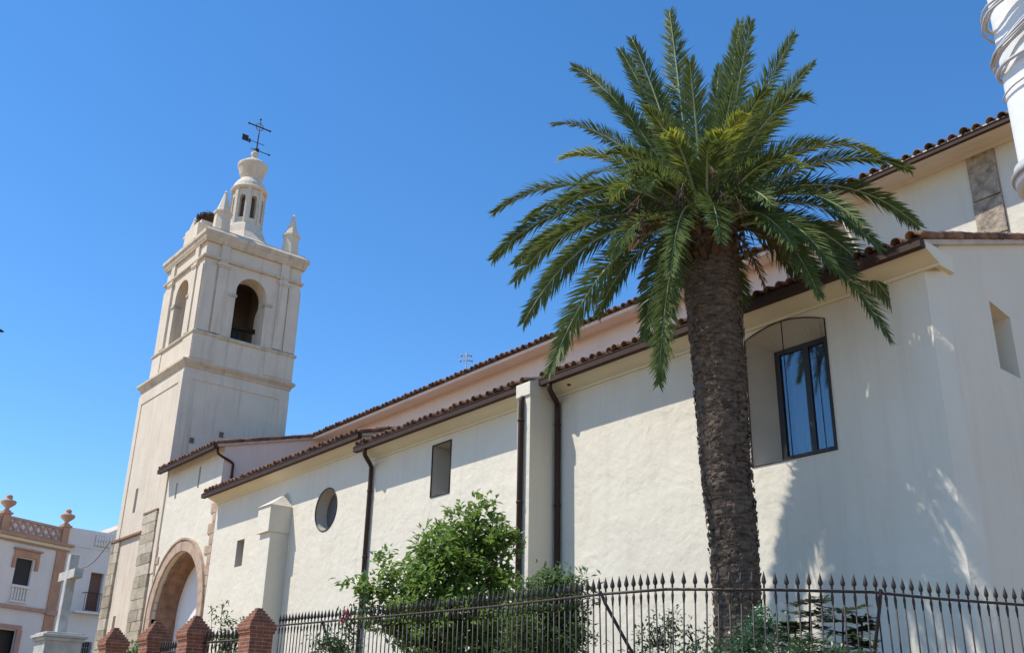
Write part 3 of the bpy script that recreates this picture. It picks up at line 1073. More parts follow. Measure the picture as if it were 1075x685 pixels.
mb.sweep([(-0.05, 23.1), (0.10, 23.1), (0.13, 23.16), (0.13, 23.22), (0.08, 23.25), (-0.05, 23.25)], loop(BX0, BY0, BX1, BY1), closed=True)
mb.build('cornice', M_TOWERTRIM, TW)
mb = MB()
mb.sweep([(-0.05, 23.95), (0.12, 23.95), (0.14, 24.02), (0.17, 24.08), (0.2, 24.2), (0.24, 24.28), (0.27, 24.32), (0.27, 24.50), (0.22, 24.54), (0.0, 24.78), (-0.2, 24.78)], loop(BX0, BY0, BX1, BY1), closed=True)
mb.box(BX0-0.05, BY0-0.05, 24.3, BX1+0.05, BY1+0.05, 24.765)
mb.build('cornice', M_TOWERTRIM, TW)
# corner pinnacles
LX, LY = -46.55, 19.0
proto = None
for i, (px_, py_) in enumerate(((LX+1.9, LY-2.0), (LX+1.9, LY+1.85), (LX-1.95, LY-2.0), (LX-1.95, LY+1.85))):
    if proto is None:
        mb = MB()
        mb.lathe([(0.52, 24.76), (0.52, 24.95), (0.43, 24.98), (0.40, 25.95), (0.48, 26.0), (0.48, 26.08), (0.38, 26.11), (0.22, 26.65), (0.08, 27.2), (0.11, 27.25), (0.03, 27.36)], (0, 0), 8, rot=PI/8)
        proto = mb.build('pinnacle', M_TOWER, TW)
        proto.location = V3((px_, py_, 0)) - WLOC[TW]
    else:
        c = proto.copy(); COL.objects.link(c); c.parent = TW
        c.location = V3((px_, py_, 0)) - WLOC[TW]
# lantern: flared foot, pierced octagon, dome, small drum
mb = MB()
mb.lathe([(2.45, 24.76), (2.4, 24.9), (1.95, 25.1), (1.5, 25.5), (1.17, 26.0), (0.97, 26.5), (0.91, 26.62), (0.7, 26.62)], (LX, LY), 8, rot=PI/8)
lb = mb.build('lantern_base', M_TOWER, TW)
mb = MB()
R8 = 0.86
for k in range(8):
    a = 2*PI*k/8
    nx, ny_ = math.cos(a), math.sin(a)
    ap = R8*math.cos(PI/8); hw = R8*math.sin(PI/8)
    to = (lambda nx, ny_: (lambda u, v: V3((LX+nx*ap-ny_*u, LY+ny_*ap+nx*u, v))))(nx, ny_)
    holed_wall(mb, rect(-hw, 26.6, hw, 28.75), [arch(0, 0.15, 26.95, 28.15, 0.16, 8)], to, V3((-nx*0.30, -ny_*0.30, 0)))
    # slim corner rib
    b = a+PI/8
    mb.obox((LX+R8*math.cos(b), LY+R8*math.sin(b), 27.65), (0.05*math.cos(b), 0.05*math.sin(b), 0), (-0.09*math.sin(b), 0.09*math.cos(b), 0), (0, 0, 1.04))
mb.build('lantern_body', M_TOWER, TW)
mb = MB()
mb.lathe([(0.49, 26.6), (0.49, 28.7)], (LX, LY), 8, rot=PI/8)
mb.build('lantern_core', M_CORE, TW)  # added solid core, coloured dark for the shade behind the openings
mb = MB()
mb.lathe([(0.90, 28.68), (0.98, 28.74), (1.0, 28.82), (0.93, 28.88), (0.86, 29.12), (0.72, 29.35), (0.60, 29.48), (0.52, 29.55), (0.52, 29.62), (0.62, 29.8), (0.74, 30.2), (0.80, 30.32), (0.82, 30.42), (0.80, 30.50), (0.66, 30.62), (0.44, 30.78), (0.25, 30.88), (0.16, 30.95), (0.14, 31.1), (0.20, 31.17), (0.20, 31.3), (0.1, 31.42)], (LX, LY), 24, smooth=False)
mb.build('lantern_dome', M_TOWER, TW)
# weather vane with cross
VX, VY = LX, LY+0.08
mb = MB()
mb.tube([(VX, VY, 31.4), (VX, VY, 33.5)], 0.034, 6)
mb.lathe([(0.02, 31.42), (0.15, 31.5), (0.15, 31.6), (0.02, 31.68)], (VX, VY), 8)
wv = mb.build('weather_vane', M_IRON, TW)
ZX = 33.05
mb = MB()
mb.tube([(VX, VY-0.62, ZX), (VX, VY+0.62, ZX)], 0.04, 6)
for s_ in (-1, 1):
    mb.lathe([(0.02, ZX-0.07), (0.07, ZX), (0.02, ZX+0.07)], (VX, VY+s_*0.64), 6)
    mb.tube([(VX, VY+s_*0.22, ZX), (VX, VY+s_*0.17, ZX+0.17), (VX, VY, ZX+0.24)], 0.018, 5)
    mb.tube([(VX, VY+s_*0.22, ZX), (VX, VY+s_*0.17, ZX-0.17), (VX, VY, ZX-0.24)], 0.018, 5)
mb.lathe([(0.02, 33.47), (0.07, 33.54), (0.02, 33.62)], (VX, VY), 6)
mb.build('iron_cross', M_IRON, wv)
mb = MB()
mb.box(VX-0.012, VY-0.92, 31.88, VX+0.012, VY-0.56, 32.25)
mb.box(VX-0.011, VY-0.54, 31.86, VX+0.011, VY-0.42, 32.1)
mb.tube([(VX, VY-0.9, 32.02), (VX, VY+0.4, 32.02)], 0.02, 5)
mb.tube([(VX, VY-0.35, 31.55), (VX, VY+0.72, 31.55)], 0.026, 5)
mb.lathe([(0.01, 31.49), (0.09, 31.55), (0.01, 31.61)], (VX, VY+0.75), 6)
mb.build('vane_flag', M_IRON, wv)
# bell in the belfry
BL = thing('church_bell', 'dark bronze bell hanging inside the shaded belfry arch', 'bell', (cx_, cy_, 21))
mb = MB()
mb.lathe([(0.46, 19.7), (0.44, 19.75), (0.35, 19.95), (0.29, 20.3), (0.22, 20.5), (0.1, 20.6)], (cx_+0.6, cy_+0.1), 20, smooth=True)
mb.build('bell_body', M_BRONZE, BL)
mb = MB()
mb.box(cx_+0.5, cy_-1.55, 20.62, cx_+0.7, cy_+1.75, 20.82)
mb.build('headstock', M_BARK2, BL)
# stork nest on the masonry step beside the front pinnacle
mb = MB()
NX, NY, NZ = -46.15, 16.85, 25.25
mb.box(NX-0.95, NY-0.75, 24.6, NX+0.7, NY+0.6, NZ+0.35)
mb.box(NX-0.75, NY-0.55, NZ+0.35, NX+0.55, NY+0.45, NZ+0.62)
mb.box(NX-0.8, NY-0.5, NZ+0.62, NX-0.6, NY+0.4, NZ+0.9)
mb.build('roof_step', M_TOWER, TW)
mb = MB()
for i in range(420):
    a = rnd.uniform(0, 2*PI); h = rnd.random()
    r_ = (0.42+0.18*h)*rnd.uniform(0.75, 1.05)
    p = V3((NX+r_*math.cos(a), NY+r_*math.sin(a), NZ+0.62+h*0.55))
    t = V3((-math.sin(a), math.cos(a), rnd.uniform(-0.25, 0.25)))*rnd.uniform(0.1, 0.25) + V3((math.cos(a), math.sin(a), 0))*rnd.uniform(-0.1, 0.1)
    mb.tube([p-t, p+t], 0.014, 4)
mb.lathe([(0.40, NZ+0.62), (0.52, NZ+1.0), (0.5, NZ+1.1), (0.1, NZ+1.0)], (NX, NY), 12)
tag(mb.build('bird_nest', M_NEST), 'brown bowl of twigs beside the front pinnacle on the tower top', 'nest')

# iron double-barred cross on the far nave ridge
c = at_depth(489, 390, 42)
XC_ = thing('roof_antenna', 'thin dark double-barred mast on the far side of the nave roof', 'antenna', tuple(c))
mb = MB()
top = at_depth(489.5, 369, 42).z
mb.tube([(c.x, c.y, c.z-2.2), (c.x, c.y, top)], 0.03, 5)
mb.build('mast', M_STEEL, XC_)
rr = rt0
for zz, hw in ((top-0.18, 0.22), (top-0.42, 0.26)):
    mb = MB()
    mb.tube([V3((c.x, c.y, zz))-rr*hw, V3((c.x, c.y, zz))+rr*hw], 0.025, 5)
    for s in (-1, 1):
        mb.tube([V3((c.x, c.y, zz-0.07))+rr*hw*s, V3((c.x, c.y, zz+0.07))+rr*hw*s], 0.03, 5)
    mb.build('crossbar', M_STEEL, XC_)

# ================================================================== fence, piers, low wall
FB = 1.45      # foot of the pickets


def fence_len(P):
    L = [0.0]
    for i in range(len(P)-1): L.append(L[-1]+(P[i+1]-P[i]).length)
    return L


def along(P, L, t):
    for i in range(len(P)-1):
        if t <= L[i+1] or i == len(P)-2:
            u = (t-L[i])/(L[i+1]-L[i])
            return P[i].lerp(P[i+1], u), (P[i+1]-P[i]).normalized()


mb = MB()
H = 1.75
# picket built upright at the origin: origin on the rail
mb.tube([(0, 0, -H), (0, 0, 0.06)], 0.0095, 6)
mb.lathe([(0.0095, -0.15), (0.014, -0.10), (0.018, -0.06), (0.011, -0.025)], (0, 0), 6, smooth=True)
mb.lathe([(0.009, 0.02), (0.013, 0.035), (0.010, 0.05), (0.024, 0.072), (0.028, 0.088), (0.021, 0.12), (0.010, 0.16), (0.002, 0.195)], (0, 0), 8, smooth=True)
PK = None
segs = [(0, 6, 0.108, 'long black iron railing with spear points running from the brick pier past the big shrub', (0.9, 4.6)),
        (6, 8, 0.124, 'short black iron railing panel with spear points in front of the palm trunk', ()),
        (8, 11, 0.130, 'black iron railing with spear points turning away at the right of the palm', (0.02,))]
gateRP = RP
fences = []
for a, b, sp, lab, _ in segs:
    P = RP[a:b+1]
    L = fence_len(P)
    base = P[0].copy(); base.z = FB
    F = thing('iron_fence', lab, 'fence', tuple(base), 'iron railing sections')
    fences.append(F)
    rb = MB()
    rb.tube(P, 0.016, 8)
    rb.build('rail', M_IRON, F)
    rb = MB()
    rb.tube([p-V3((0, 0, p.z-FB-0.12)) for p in P], 0.016, 8)
    rb.build('rail', M_IRON, F)
    n = int(L[-1]/sp)
    for i in range(n):
        p, d = along(P, L, (i+0.5)*L[-1]/n)
        if PK is None:
            PK = mb.build('picket', M_IRON, F)
            o = PK
        else:
            o = PK.copy(); COL.objects.link(o); o.parent = F
        o.location = p-base
        lean = (0.03 if a == 6 else 0.0)+rnd.gauss(0, 0.006)
        ax = V3((d.x, d.y, 0)).normalized()
        side = V3((-ax.y, ax.x, 0))
        R = Matrix.Rotation(lean, 4, side) @ Matrix.Rotation(rnd.gauss(0, 0.008), 4, ax)
        R = R @ Matrix.Rotation(rnd.uniform(0, 1), 4, 'Z')
        o.rotation_euler = R.to_euler()
        o.scale = (1, 1, rnd.uniform(0.97, 1.03))


def stay(F, top, foot):
    base = WLOC[F]
    rb = MB()
    t, f = V3(top), V3(foot)
    d = (f-t).normalized()
    rb.tube([t+V3((0, 0, -0.015))+(t-f)*0.01, t+V3((0, 0, 0.03)), t+d*0.06+V3((0, 0, 0.02)), t+d*0.12, f], 0.021, 8)
    rb.build('stay', M_IRON, F)


stay(fences[0], at_z(630, 623, 3.23), at_z(630, 623, 3.23)+V3((0.65, 0.75, -1.8)))
stay(fences[0], at_z(338, 653, 3.36), at_z(338, 653, 3.36)+V3((0.55, 0.75, -1.9)))
q_ = at_z(925, 621.5, 3.2)
stay(fences[2], q_, q_+V3((-0.62, 0.25, -1.75)))

mb = MB()
for i in range(len(RP)-1):
    a, b = RP[i].copy(), RP[i+1].copy()
    a.z = b.z = 0
    d = (b-a).normalized(); s_ = V3((-d.y, d.x, 0))*0.14
    mb.idx([a-s_, b-s_, b+s_, a+s_] + [q+V3((0, 0, FB)) for q in (a-s_, b-s_, b+s_, a+s_)], [(4, 5, 6, 7), (0, 1, 5, 4), (2, 3, 7, 6), (1, 2, 6, 5), (3, 0, 4, 7)])
tag(mb.build('low_wall', M_STUCCO), 'low plastered wall that carries the iron railing', 'wall')

# brick gate piers (one mesh, copied)
PIER_H = 3.42
pz = 3.42
apex = [at_z(272, 638, pz+0.02), at_z(207, 646, pz-0.04), at_z(165.5, 651.5, pz-0.02), at_z(122, 658.5, pz+0.02)]
plabels = ['stepped-cap brick pier where the long railing ends, largest of the row', 'stepped-cap brick pier in front of the right half of the stone arch',
           'stepped-cap brick pier in front of the left foot of the stone arch', 'farthest stepped-cap brick pier, below the cream foot of the tower']
w = 0.19


def pier_parts(par):
    b = MB()
    b.box(-w, -w, 0, w, w, 3.04)
    sh = b.build('shaft', M_BRICK, par)
    sh.location = (0, 0, 0)
    b = MB()
    b.box(-w-0.02, -w-0.02, 3.04, w+0.02, w+0.02, 3.09)
    b.box(-w-0.035, -w-0.035, 3.09, w+0.035, w+0.035, 3.14)
    k = 7
    for i in range(k):
        e = (w+0.015)*(1-i/k)+0.02
        z0_ = 3.14+i*0.04
        b.box(-e, -e, z0_, e, e, z0_+0.04)
    cp = b.build('stepped_cap', M_BRICK, par)
    cp.location = (0, 0, 0)


p0 = None
for i, (q, lab) in enumerate(zip(apex, plabels)):
    if p0 is None:
        p0 = thing('brick_pier', lab, 'pier', (q.x, q.y, 0), 'brick gate piers')
        pier_parts(p0)
        o = p0
    else:
        o = copy_tree(p0)
        o['label'] = lab
    o.location = (q.x, q.y, q.z-3.42+0.0)
# railing panel and gate between the piers
for (A, B, nm, lab) in ((apex[0], apex[1], 'iron_fence', 'short iron railing panel between the two nearest brick piers'),
                        (apex[1], apex[2], 'iron_gate', 'narrow iron gate between the middle brick piers in front of the arch')):
    a, b = A.lerp(B, 0.16), B.lerp(A, 0.16)
    a.z, b.z = 2.98, 2.96
    if nm == 'iron_gate': a.z = b.z = 2.86
    G = thing(nm, lab, 'fence' if nm == 'iron_fence' else 'gate', (a.x, a.y, FB), 'iron railing sections' if nm == 'iron_fence' else None)
    rb = MB(); rb.tube([a, b], 0.016, 8); rb.build('rail', M_IRON, G)
    rb = MB(); rb.tube([a-V3((0, 0, 1.3)), b-V3((0, 0, 1.3))], 0.016, 8); rb.build('rail', M_IRON, G)
    n = 11
    for i in range(n):
        o = PK.copy(); COL.objects.link(o); o.parent = G
        o.location = a.lerp(b, (i+0.5)/n)-WLOC[G]
        o.rotation_euler = (rnd.gauss(0, .008), rnd.gauss(0, .008), 0)

# ================================================================== palm
PD = 17.9
CR = at_depth(742, 243, PD)
foot = at_depth(775, 660, PD+0.05)
PALM = thing('palm_tree', 'tall date palm with a dark ringed trunk and wide drooping crown before the church', 'palm', (foot.x, foot.y, TERR))
outline = [(776, 690, 27), (774.5, 640, 25.5), (769.5, 560, 26.5), (763, 500, 27.5), (756, 400, 28.5), (751, 340, 29.5), (746, 290, 30), (743.5, 262, 31), (742, 245, 29)]
cs = []
for px_, py_, hw in outline:
    p = at_depth(px_, py_, PD)
    dist = (p-V3((0, 0, CAM_Z))).dot(fwd)
    cs.append((p, hw*0.965*dist/FPX))
b0 = cs[0][0].copy(); b0.z = TERR-0.2
cs = [(b0, 0.56)] + cs


def trunk_at(t):
    f = t*(len(cs)-1); i = min(int(f), len(cs)-2); u = f-i
    return cs[i][0].lerp(cs[i+1][0], u), cs[i][1]*(1-u)+cs[i+1][1]*u


zs_ = [c[0].z for c in cs]


def trunk_z(z):
    for i in range(len(cs)-1):
        if z <= zs_[i+1] or i == len(cs)-2:
            u = (z-zs_[i])/(zs_[i+1]-zs_[i])
            return cs[i][0].lerp(cs[i+1][0], u), cs[i][1]*(1-u)+cs[i+1][1]*u


mb = MB()
NA, NR = 110, 330
zb, zt = zs_[0], zs_[-1]
vv = []
for r_i in range(NR+1):
    z = zb+(zt-zb)*r_i/NR
    c, rad = trunk_z(z)
    for k in range(NA):
        a = 2*PI*k/NA
        # overlapping leaf scars: staggered rows, each a lip that juts out at its top
        row = (z/0.085) + 1.3*noise.noise(V3((math.cos(a)*1.6, math.sin(a)*1.6, z*0.8))) + 0.5*noise.noise(V3((math.cos(a)*5, math.sin(a)*5, z*2.5)))
        ri = math.floor(row); fr = row-ri
        ncell = 13
        u = a/(2*PI)*ncell + (0.5 if ri % 2 else 0.0) + noise.noise(V3((ri*0.7, 3.3, a)))*0.3
        fu = abs((u % 1.0)-0.5)*2
        cell = noise.noise(V3((math.floor(u) % ncell*5.1, ri*3.7, 0)))
        lip = (fr**1.6)*max(0.0, 0.014+0.022*cell)*(1-0.5*fu**3)
        rg = noise.noise(V3((math.cos(a)*7, math.sin(a)*7, z*9)))*0.022 + noise.noise(V3((math.cos(a)*1.3, math.sin(a)*1.3, z*0.9)))*0.035
        fr2 = noise.noise(V3((math.cos(a)*14, math.sin(a)*14, z*30)))*0.010
        rr = rad-0.02+lip+rg+fr2
        vv.append((c.x+rr*math.cos(a), c.y+rr*math.sin(a), z))
mb.idx(vv, [(i*NA+k, i*NA+(k+1) % NA, (i+1)*NA+(k+1) % NA, (i+1)*NA+k) for i in range(NR) for k in range(NA)])
for i in range(2600):
    z = rnd.uniform(zb+0.2, zt)
    c, rad = trunk_z(z)
    a = rnd.uniform(0, 2*PI)
    out = V3((math.cos(a), math.sin(a), 0)); tan = V3((-math.sin(a), math.cos(a), 0))
    wd_ = rnd.uniform(0.03, 0.11); ht = rnd.uniform(0.015, 0.045)
    c0 = V3((c.x, c.y, z))+out*(rad+rnd.uniform(-0.012, 0.008))
    tip_ = out*rnd.uniform(0.005, 0.026)+V3((0, 0, ht*rnd.uniform(0.5, 1)))
    sk = rnd.uniform(-0.02, 0.02)
    mb.idx([c0-tan*wd_-V3((0, 0, ht)), c0+tan*wd_-V3((0, 0, ht+sk)), c0+tan*wd_*0.7+tip_, c0+tip_*1.2, c0-tan*wd_*0.7+tip_+V3((0, 0, sk))], [(0, 1, 2, 3, 4)])
mb.build('trunk', M_BARK, PALM)
# cut leaf bases under the crown
mb = MB()
for i in range(230):
    a = rnd.uniform(0, 2*PI); h = rnd.uniform(-0.75, 0.55)
    rad = 0.44+0.18*max(0, h)
    p = V3((CR.x+rad*math.cos(a), CR.y+rad*math.sin(a), CR.z-0.15+h))
    out = V3((math.cos(a), math.sin(a), rnd.uniform(0.5, 1.3))).normalized()
    tan = V3((-math.sin(a), math.cos(a), 0))
    ln = rnd.uniform(0.08, 0.26)
    mb.obox(p+out*ln*0.4, tan*rnd.uniform(0.035, 0.06), out*ln, out.cross(tan)*0.02)
mb.build('leaf_bases', M_BOOT, PALM)


def bez(a, b, c, d, t):
    s = 1-t
    return a*(s**3)+b*(3*s*s*t)+c*(3*s*t*t)+d*(t**3)


def frond(root, tip, bow, y=False, wmul=1.0, twist=0.0, dens=1.0, name='frond', dry=False):
    """arching pinnate leaf from root to tip; bow lifts the middle of the stalk"""
    root, tip = V3(root), V3(tip)
    ch = tip-root
    ln = ch.length
    upv = V3((0, 0, 1))
    p1 = root+ch*0.30+upv*bow*0.85
    p2 = root+ch*0.72+upv*bow*1.0
    N = 22
    pts = [bez(root, p1, p2, tip, i/N) for i in range(N+1)]
    m = MB()
    m.cur = 1
    m.tube(pts, lambda t: 0.032*(1-t)**1.1+0.006, 5)
    m.cur = 0
    L = fence_len(pts)
    tot = L[-1]
    n = int(tot/0.023*dens)
    for i in range(n):
        t = 0.09+0.91*(i+0.5)/n
        p, d = along(pts, L, t*tot)
        side = d.cross(upv)
        if side.length < 0.15: side = d.cross(rt0)
        side.normalize()
        tw = 0.75*max(0.0, min(1.0, (abs(d.z)-0.35)/0.5))
        fs = d.cross(-fwd); fs = fs*(-1 if fs.dot(side) < 0 else 1)
        side = (side*(1-tw)+fs.normalized()*tw).normalized()
        if twist: side = Matrix.Rotation(twist*(0.3+0.7*t), 3, d) @ side
        nrm = side.cross(d).normalized()
        env = min(1.0, (t-0.05)/0.22)**0.7*(1-max(0, (t-0.55)/0.45)**1.7*0.62)
        yel = y and t > 0.62
        m.cur = 2 if (y and rnd.random() < (t-0.35)*1.8) else 0
        for sg in (-1, 1):
            ll = 0.50*wmul*env*rnd.uniform(0.78, 1.12)*(0.35 if rnd.random() < 0.04 else 1)
            ang = 0.98-0.5*t+rnd.gauss(0, 0.11)       # angle away from the stalk
            lift = rnd.choice((0.12, 0.3, 0.62))+rnd.gauss(0, 0.14)
            dr = d*math.cos(ang)+(side*sg*math.cos(lift)+nrm*math.sin(lift))*math.sin(ang)
            dr.normalize()
            wv_ = dr.cross(nrm).normalized()*0.0128
            droop = V3((0, 0, -1))*ll*rnd.uniform(0.04, 0.16)
            a = p; b = p+dr*ll*0.5+droop*0.25; c = p+dr*ll+droop
            m.idx([a-wv_*0.6, a+wv_*0.6, b+wv_*1.25, b-wv_*1.25, c], [(0, 1, 2, 3), (3, 2, 4)])
    return m.build(name, [M_DRY, M_BOOT, M_DRY] if dry else [M_FROND, M_RACHIS, M_FRONDY], PALM)


# fronds whose tips the photograph shows: (tip px, tip py, nearer(-)/farther(+) metres, bow, yellow, width)
FR = [
    (602, 71, 0.4, 0.55, 0, 1.05), (652, 54, 0.6, 0.30, 0, 1.05), (664, 42, -0.5, 0.30, 0, 1.1), (703, 13, -0.35, 0.2, 0, 1.2), (724, 66, -1.3, 0.3, 0, 1.2),
    (788, 24, -0.7, 0.15, 0, 1.35), (777, 24, 1.0, 0.2, 0, 1.1), (834, 37, 0.2, 0.25, 0, 1.15), (855, 67, 0.9, 0.35, 0, 1.05), (846, 103, -0.9, 0.75, 0, 1.3),
    (581, 131, 0.6, 0.62, 0, .85), (590, 166, -0.6, 0.65, 1, .9), (519, 223, 0.0, 0.85, 0, .95), (552, 231, 0.9, 0.75, 0, .85), (640, 208, -1.9, 0.8, 1, .9),
    (518, 271, 0.1, 0.95, 0, 1), (541, 276, 1.1, 0.8, 0, .9), (541, 295, -0.5, 0.95, 0, .95), (550, 338, -0.6, 1.1, 0, 1), (577, 391, -0.9, 1.15, 0, 1.05),
    (570, 300, 0.9, 0.9, 0, .9), (691, 402, -1.2, 1.25, 0, 1), (676, 354, -0.4, 1.2, 0, .95), (704, 288, -2.3, 1.1, 0, .95), (756, 252, -2.5, 0.9, 0, 1.1),
    (700, 142, -1.9, 0.85, 1, .85), (783, 121, -1.7, 0.8, 1, .9), (842, 174, -1.6, 0.85, 1, .95), (955, 178, 0.5, 0.75, 0, .95), (919, 161, -0.4, 0.85, 1, .9),
    (963, 236, 0.0, 0.95, 0, 1), (923, 260, -0.9, 0.95, 0, .95), (933, 356, -0.6, 1.2, 0, 1), (943, 326, 0.4, 1.15, 0, .95), (905, 285, 0.9, 0.95, 0, .9),
    (832, 258, -1.7, 0.85, 0, .95), (838, 292, 1.1, 1.1, 0, .95), (780, 318, 1.0, 1.2, 0, .9), (872, 278, -1.3, 0.95, 0, .95),
    (700, 330, 0.9, 1.2, 0, .9), (628, 330, 0.7, 1.0, 0, .9), (640, 270, -1.5, 0.9, 0, .9), (880, 215, 1.2, 0.8, 0, .9), (690, 95, 1.2, 0.3, 0, .9),
    (755, 70, 1.3, 0.2, 0, .9), (820, 130, 1.6, 0.5, 0, .9), (655, 130, 1.5, 0.5, 0, .9), (610, 190, 1.6, 0.7, 0, .9), (745, 150, -1.9, 0.75, 0, .95),
    (675, 200, -2.0, 0.8, 0, .9), (810, 215, -2.0, 0.8, 0, .9), (725, 215, 2.6, 0.8, 0, .9), (800, 250, 2.5, 0.9, 0, .9), (680, 250, 2.4, 0.9, 0, .9),
    (640, 160, -1.3, 0.6, 0, .85), (770, 90, -0.9, 0.3, 0, .9), (880, 330, 1.6, 1.2, 0, .9), (600, 240, 1.7, 0.8, 0, .9),
    (905, 235, -1.2, 0.9, 0, .9), (860, 310, -1.1, 1.15, 0, .9),
    (680, 115, -1.5, 0.5, 0, 1.05), (760, 140, -1.9, 0.7, 1, 1.0), (805, 95, -1.3, 0.5, 0, 1.05), (655, 185, -1.7, 0.75, 0, .95), (590, 215, -0.9, 0.8, 0, .95), (860, 150, 0.8, 0.55, 0, .95), (625, 95, 1.2, 0.45, 0, .95),
]
fwd_h = V3((fwd.x, fwd.y, 0)).normalized()
for i, (px_, py_, dd, bow, yl, wm) in enumerate(FR):
    tip = at_depth(px_, py_, PD+dd)
    h = tip-CR
    flat_ = V3((h.x, h.y, 0))
    rd = flat_.normalized()*0.30 if flat_.length > 0.3 else flat_*0.6
    root = CR+rd+V3((0, 0, 0.12+0.35*max(0, h.z)/3.5+(-0.18 if h.z < -0.5 else 0)+rnd.uniform(-0.1, 0.1)))
    frond(root, tip, bow*min(1.25, h.length/2.8), bool(yl), wm, twist=rnd.uniform(-0.4, 0.4))
# a few dead fronds folded down under the crown
for px_, py_, dd in ((690, 330, -0.5), (672, 305, 0.3), (802, 300, -0.3), (826, 272, 0.4), (765, 300, 1.2), (715, 300, 1.1), (838, 238, -0.8), (662, 262, -0.9)):
    tip = at_depth(px_, py_, PD+dd)
    h = tip-CR
    root = CR+V3((h.x, h.y, 0)).normalized()*0.34+V3((0, 0, -0.12))
    frond(root, tip, 0.55, False, 0.55, rnd.uniform(-0.8, 0.8), 0.55, 'dead_frond', True)
# dry stalks hanging under the crown
mb = MB()
for i in range(46):
    a = rnd.uniform(0, 2*PI)
    p = CR+V3((0.4*math.cos(a), 0.4*math.sin(a), rnd.uniform(-0.1, 0.3)))
    ln = rnd.uniform(0.6, 1.3)
    q = p+V3((math.cos(a)*ln, math.sin(a)*ln, rnd.uniform(0.0, 0.5)))
    r_ = q+V3((math.cos(a)*0.3, math.sin(a)*0.3, -rnd.uniform(0.2, 0.6)))
    mb.tube([p, p.lerp(q, 0.5)+V3((0, 0, 0.1)), q, r_], 0.012, 4)
    for j in range(10):
        e = r_+V3((rnd.gauss(0, .1), rnd.gauss(0, .1), rnd.gauss(-0.1, .1)))
        mb.tube([q.lerp(r_, rnd.random()), e], 0.005, 3)
mb.build('dry_flower_stalks', M_BOOT, PALM)


# ================================================================== shrubs and small plants
def leafy(name, label, cat, foot, blobs, nleaf, size, lm, stems=5, group=None, elong=2.0, stem_r=0.045, clump=26, spread=0.16):
    """blobs: (centre, radii) ellipsoids; leaves sit in twig clumps through their volume"""
    foot = V3(foot)
    T = thing(name, label, cat, tuple(foot), group)
    m = MB(); st = MB()
    tot = sum(r[0]*r[1]*r[2] for c, r in blobs)
    for c, r in blobs:
        c = V3(c)
        k = max(2, int(nleaf*(r[0]*r[1]*r[2])/tot/clump))
        for i in range(k):
            d = V3((rnd.gauss(0, 1), rnd.gauss(0, 1), rnd.gauss(0, 1))).normalized()
            q = c+V3((d.x*r[0], d.y*r[1], d.z*r[2]))*(rnd.random()**0.45)*rnd.uniform(0.82, 1.08)
            ax = (d+V3((0, 0, 0.5))+V3((rnd.gauss(0, .4), rnd.gauss(0, .4), rnd.gauss(0, .4)))).normalized()
            if i % 3 == 0: st.tube([c.lerp(q, 0.1)+V3((0, 0, -0.1*r[2])), c.lerp(q, 0.6), q], 0.012, 4, r1=0.004)
            for j in range(clump):
                t = rnd.random()
                g3 = lambda k_: max(-1.3, min(1.3, rnd.gauss(0, 1)))*spread*k_
                p = q+ax*(t-0.5)*spread*2.0+V3((g3(.5), g3(.5), g3(.45)))
                ld = (ax*0.6+V3((rnd.gauss(0, .8), rnd.gauss(0, .8), rnd.gauss(0, .6)))).normalized()
                up_ = V3((rnd.gauss(0, .45), rnd.gauss(0, .45), 1)).normalized()
                sd = ld.cross(up_)
                if sd.length < 0.05: continue
                sd.normalize()
                nn = sd.cross(ld)
                s_ = size*rnd.uniform(0.6, 1.25)
                hw = s_/elong/2
                a = p; mid = p+ld*s_*0.5-nn*0.06*s_; e = p+ld*s_-nn*0.12*s_
                up2 = nn*hw*0.45
                m.idx([a, mid+sd*hw+up2, e, mid-sd*hw+up2, mid], [(0, 4, 1), (4, 2, 1), (0, 3, 4), (4, 3, 2)])
    top = sorted(blobs, key=lambda b: -b[1][0])[:max(1, stems)]
    for c, r in top:
        c = V3(c)
        p = foot+V3((rnd.uniform(-.1, .1), rnd.uniform(-.1, .1), -0.1))
        st.tube([p, p.lerp(c, 0.45)+V3((rnd.uniform(-.1, .1), rnd.uniform(-.1, .1), 0.15)), c], stem_r, 6, r1=stem_r*0.35)
    m.build('foliage', lm, T)
    st.build('stems', M_BARK2, T)
    return T


def blob(px, py, D, rx, rz, ry=None):
    """ellipsoid seen at (px,py) with pixel radii rx,rz"""
    c = at_depth(px, py, D)
    k = (c-V3((0, 0, CAM_Z))).dot(fwd)/FPX
    return (c, (rx*k, (ry or rx)*k, rz*k))


D1 = 18.6
f1 = at_depth(500, 700, D1); f1.z = TERR
leafy('citrus_tree', 'big bushy dark green citrus tree rising behind the long railing', 'tree', f1,
      [blob(500, 570, D1, 36, 40), blob(470, 590, D1-.3, 42, 36), blob(520, 605, D1, 30, 50), blob(432, 600, D1-.2, 28, 22), blob(405, 618, D1, 26, 18), blob(385, 620, D1, 14, 9),
       blob(455, 640, D1-.3, 55, 32), blob(520, 660, D1-.4, 45, 40), blob(410, 650, D1, 28, 26), blob(495, 540, D1, 13, 14), blob(516, 534, D1, 9, 10), blob(460, 568, D1+.3, 20, 16), blob(480, 690, D1, 60, 34), blob(374, 612, D1, 8, 6), blob(399, 583, D1, 9, 6), blob(441, 570, D1, 10, 8), blob(478, 533, D1, 7, 8), blob(536, 560, D1, 9, 14), blob(420, 592, D1+.4, 12, 10)],
      13500, 0.155, M_LEAF, stems=7)
D2 = 14.2
f2 = at_depth(590, 705, D2); f2.z = TERR
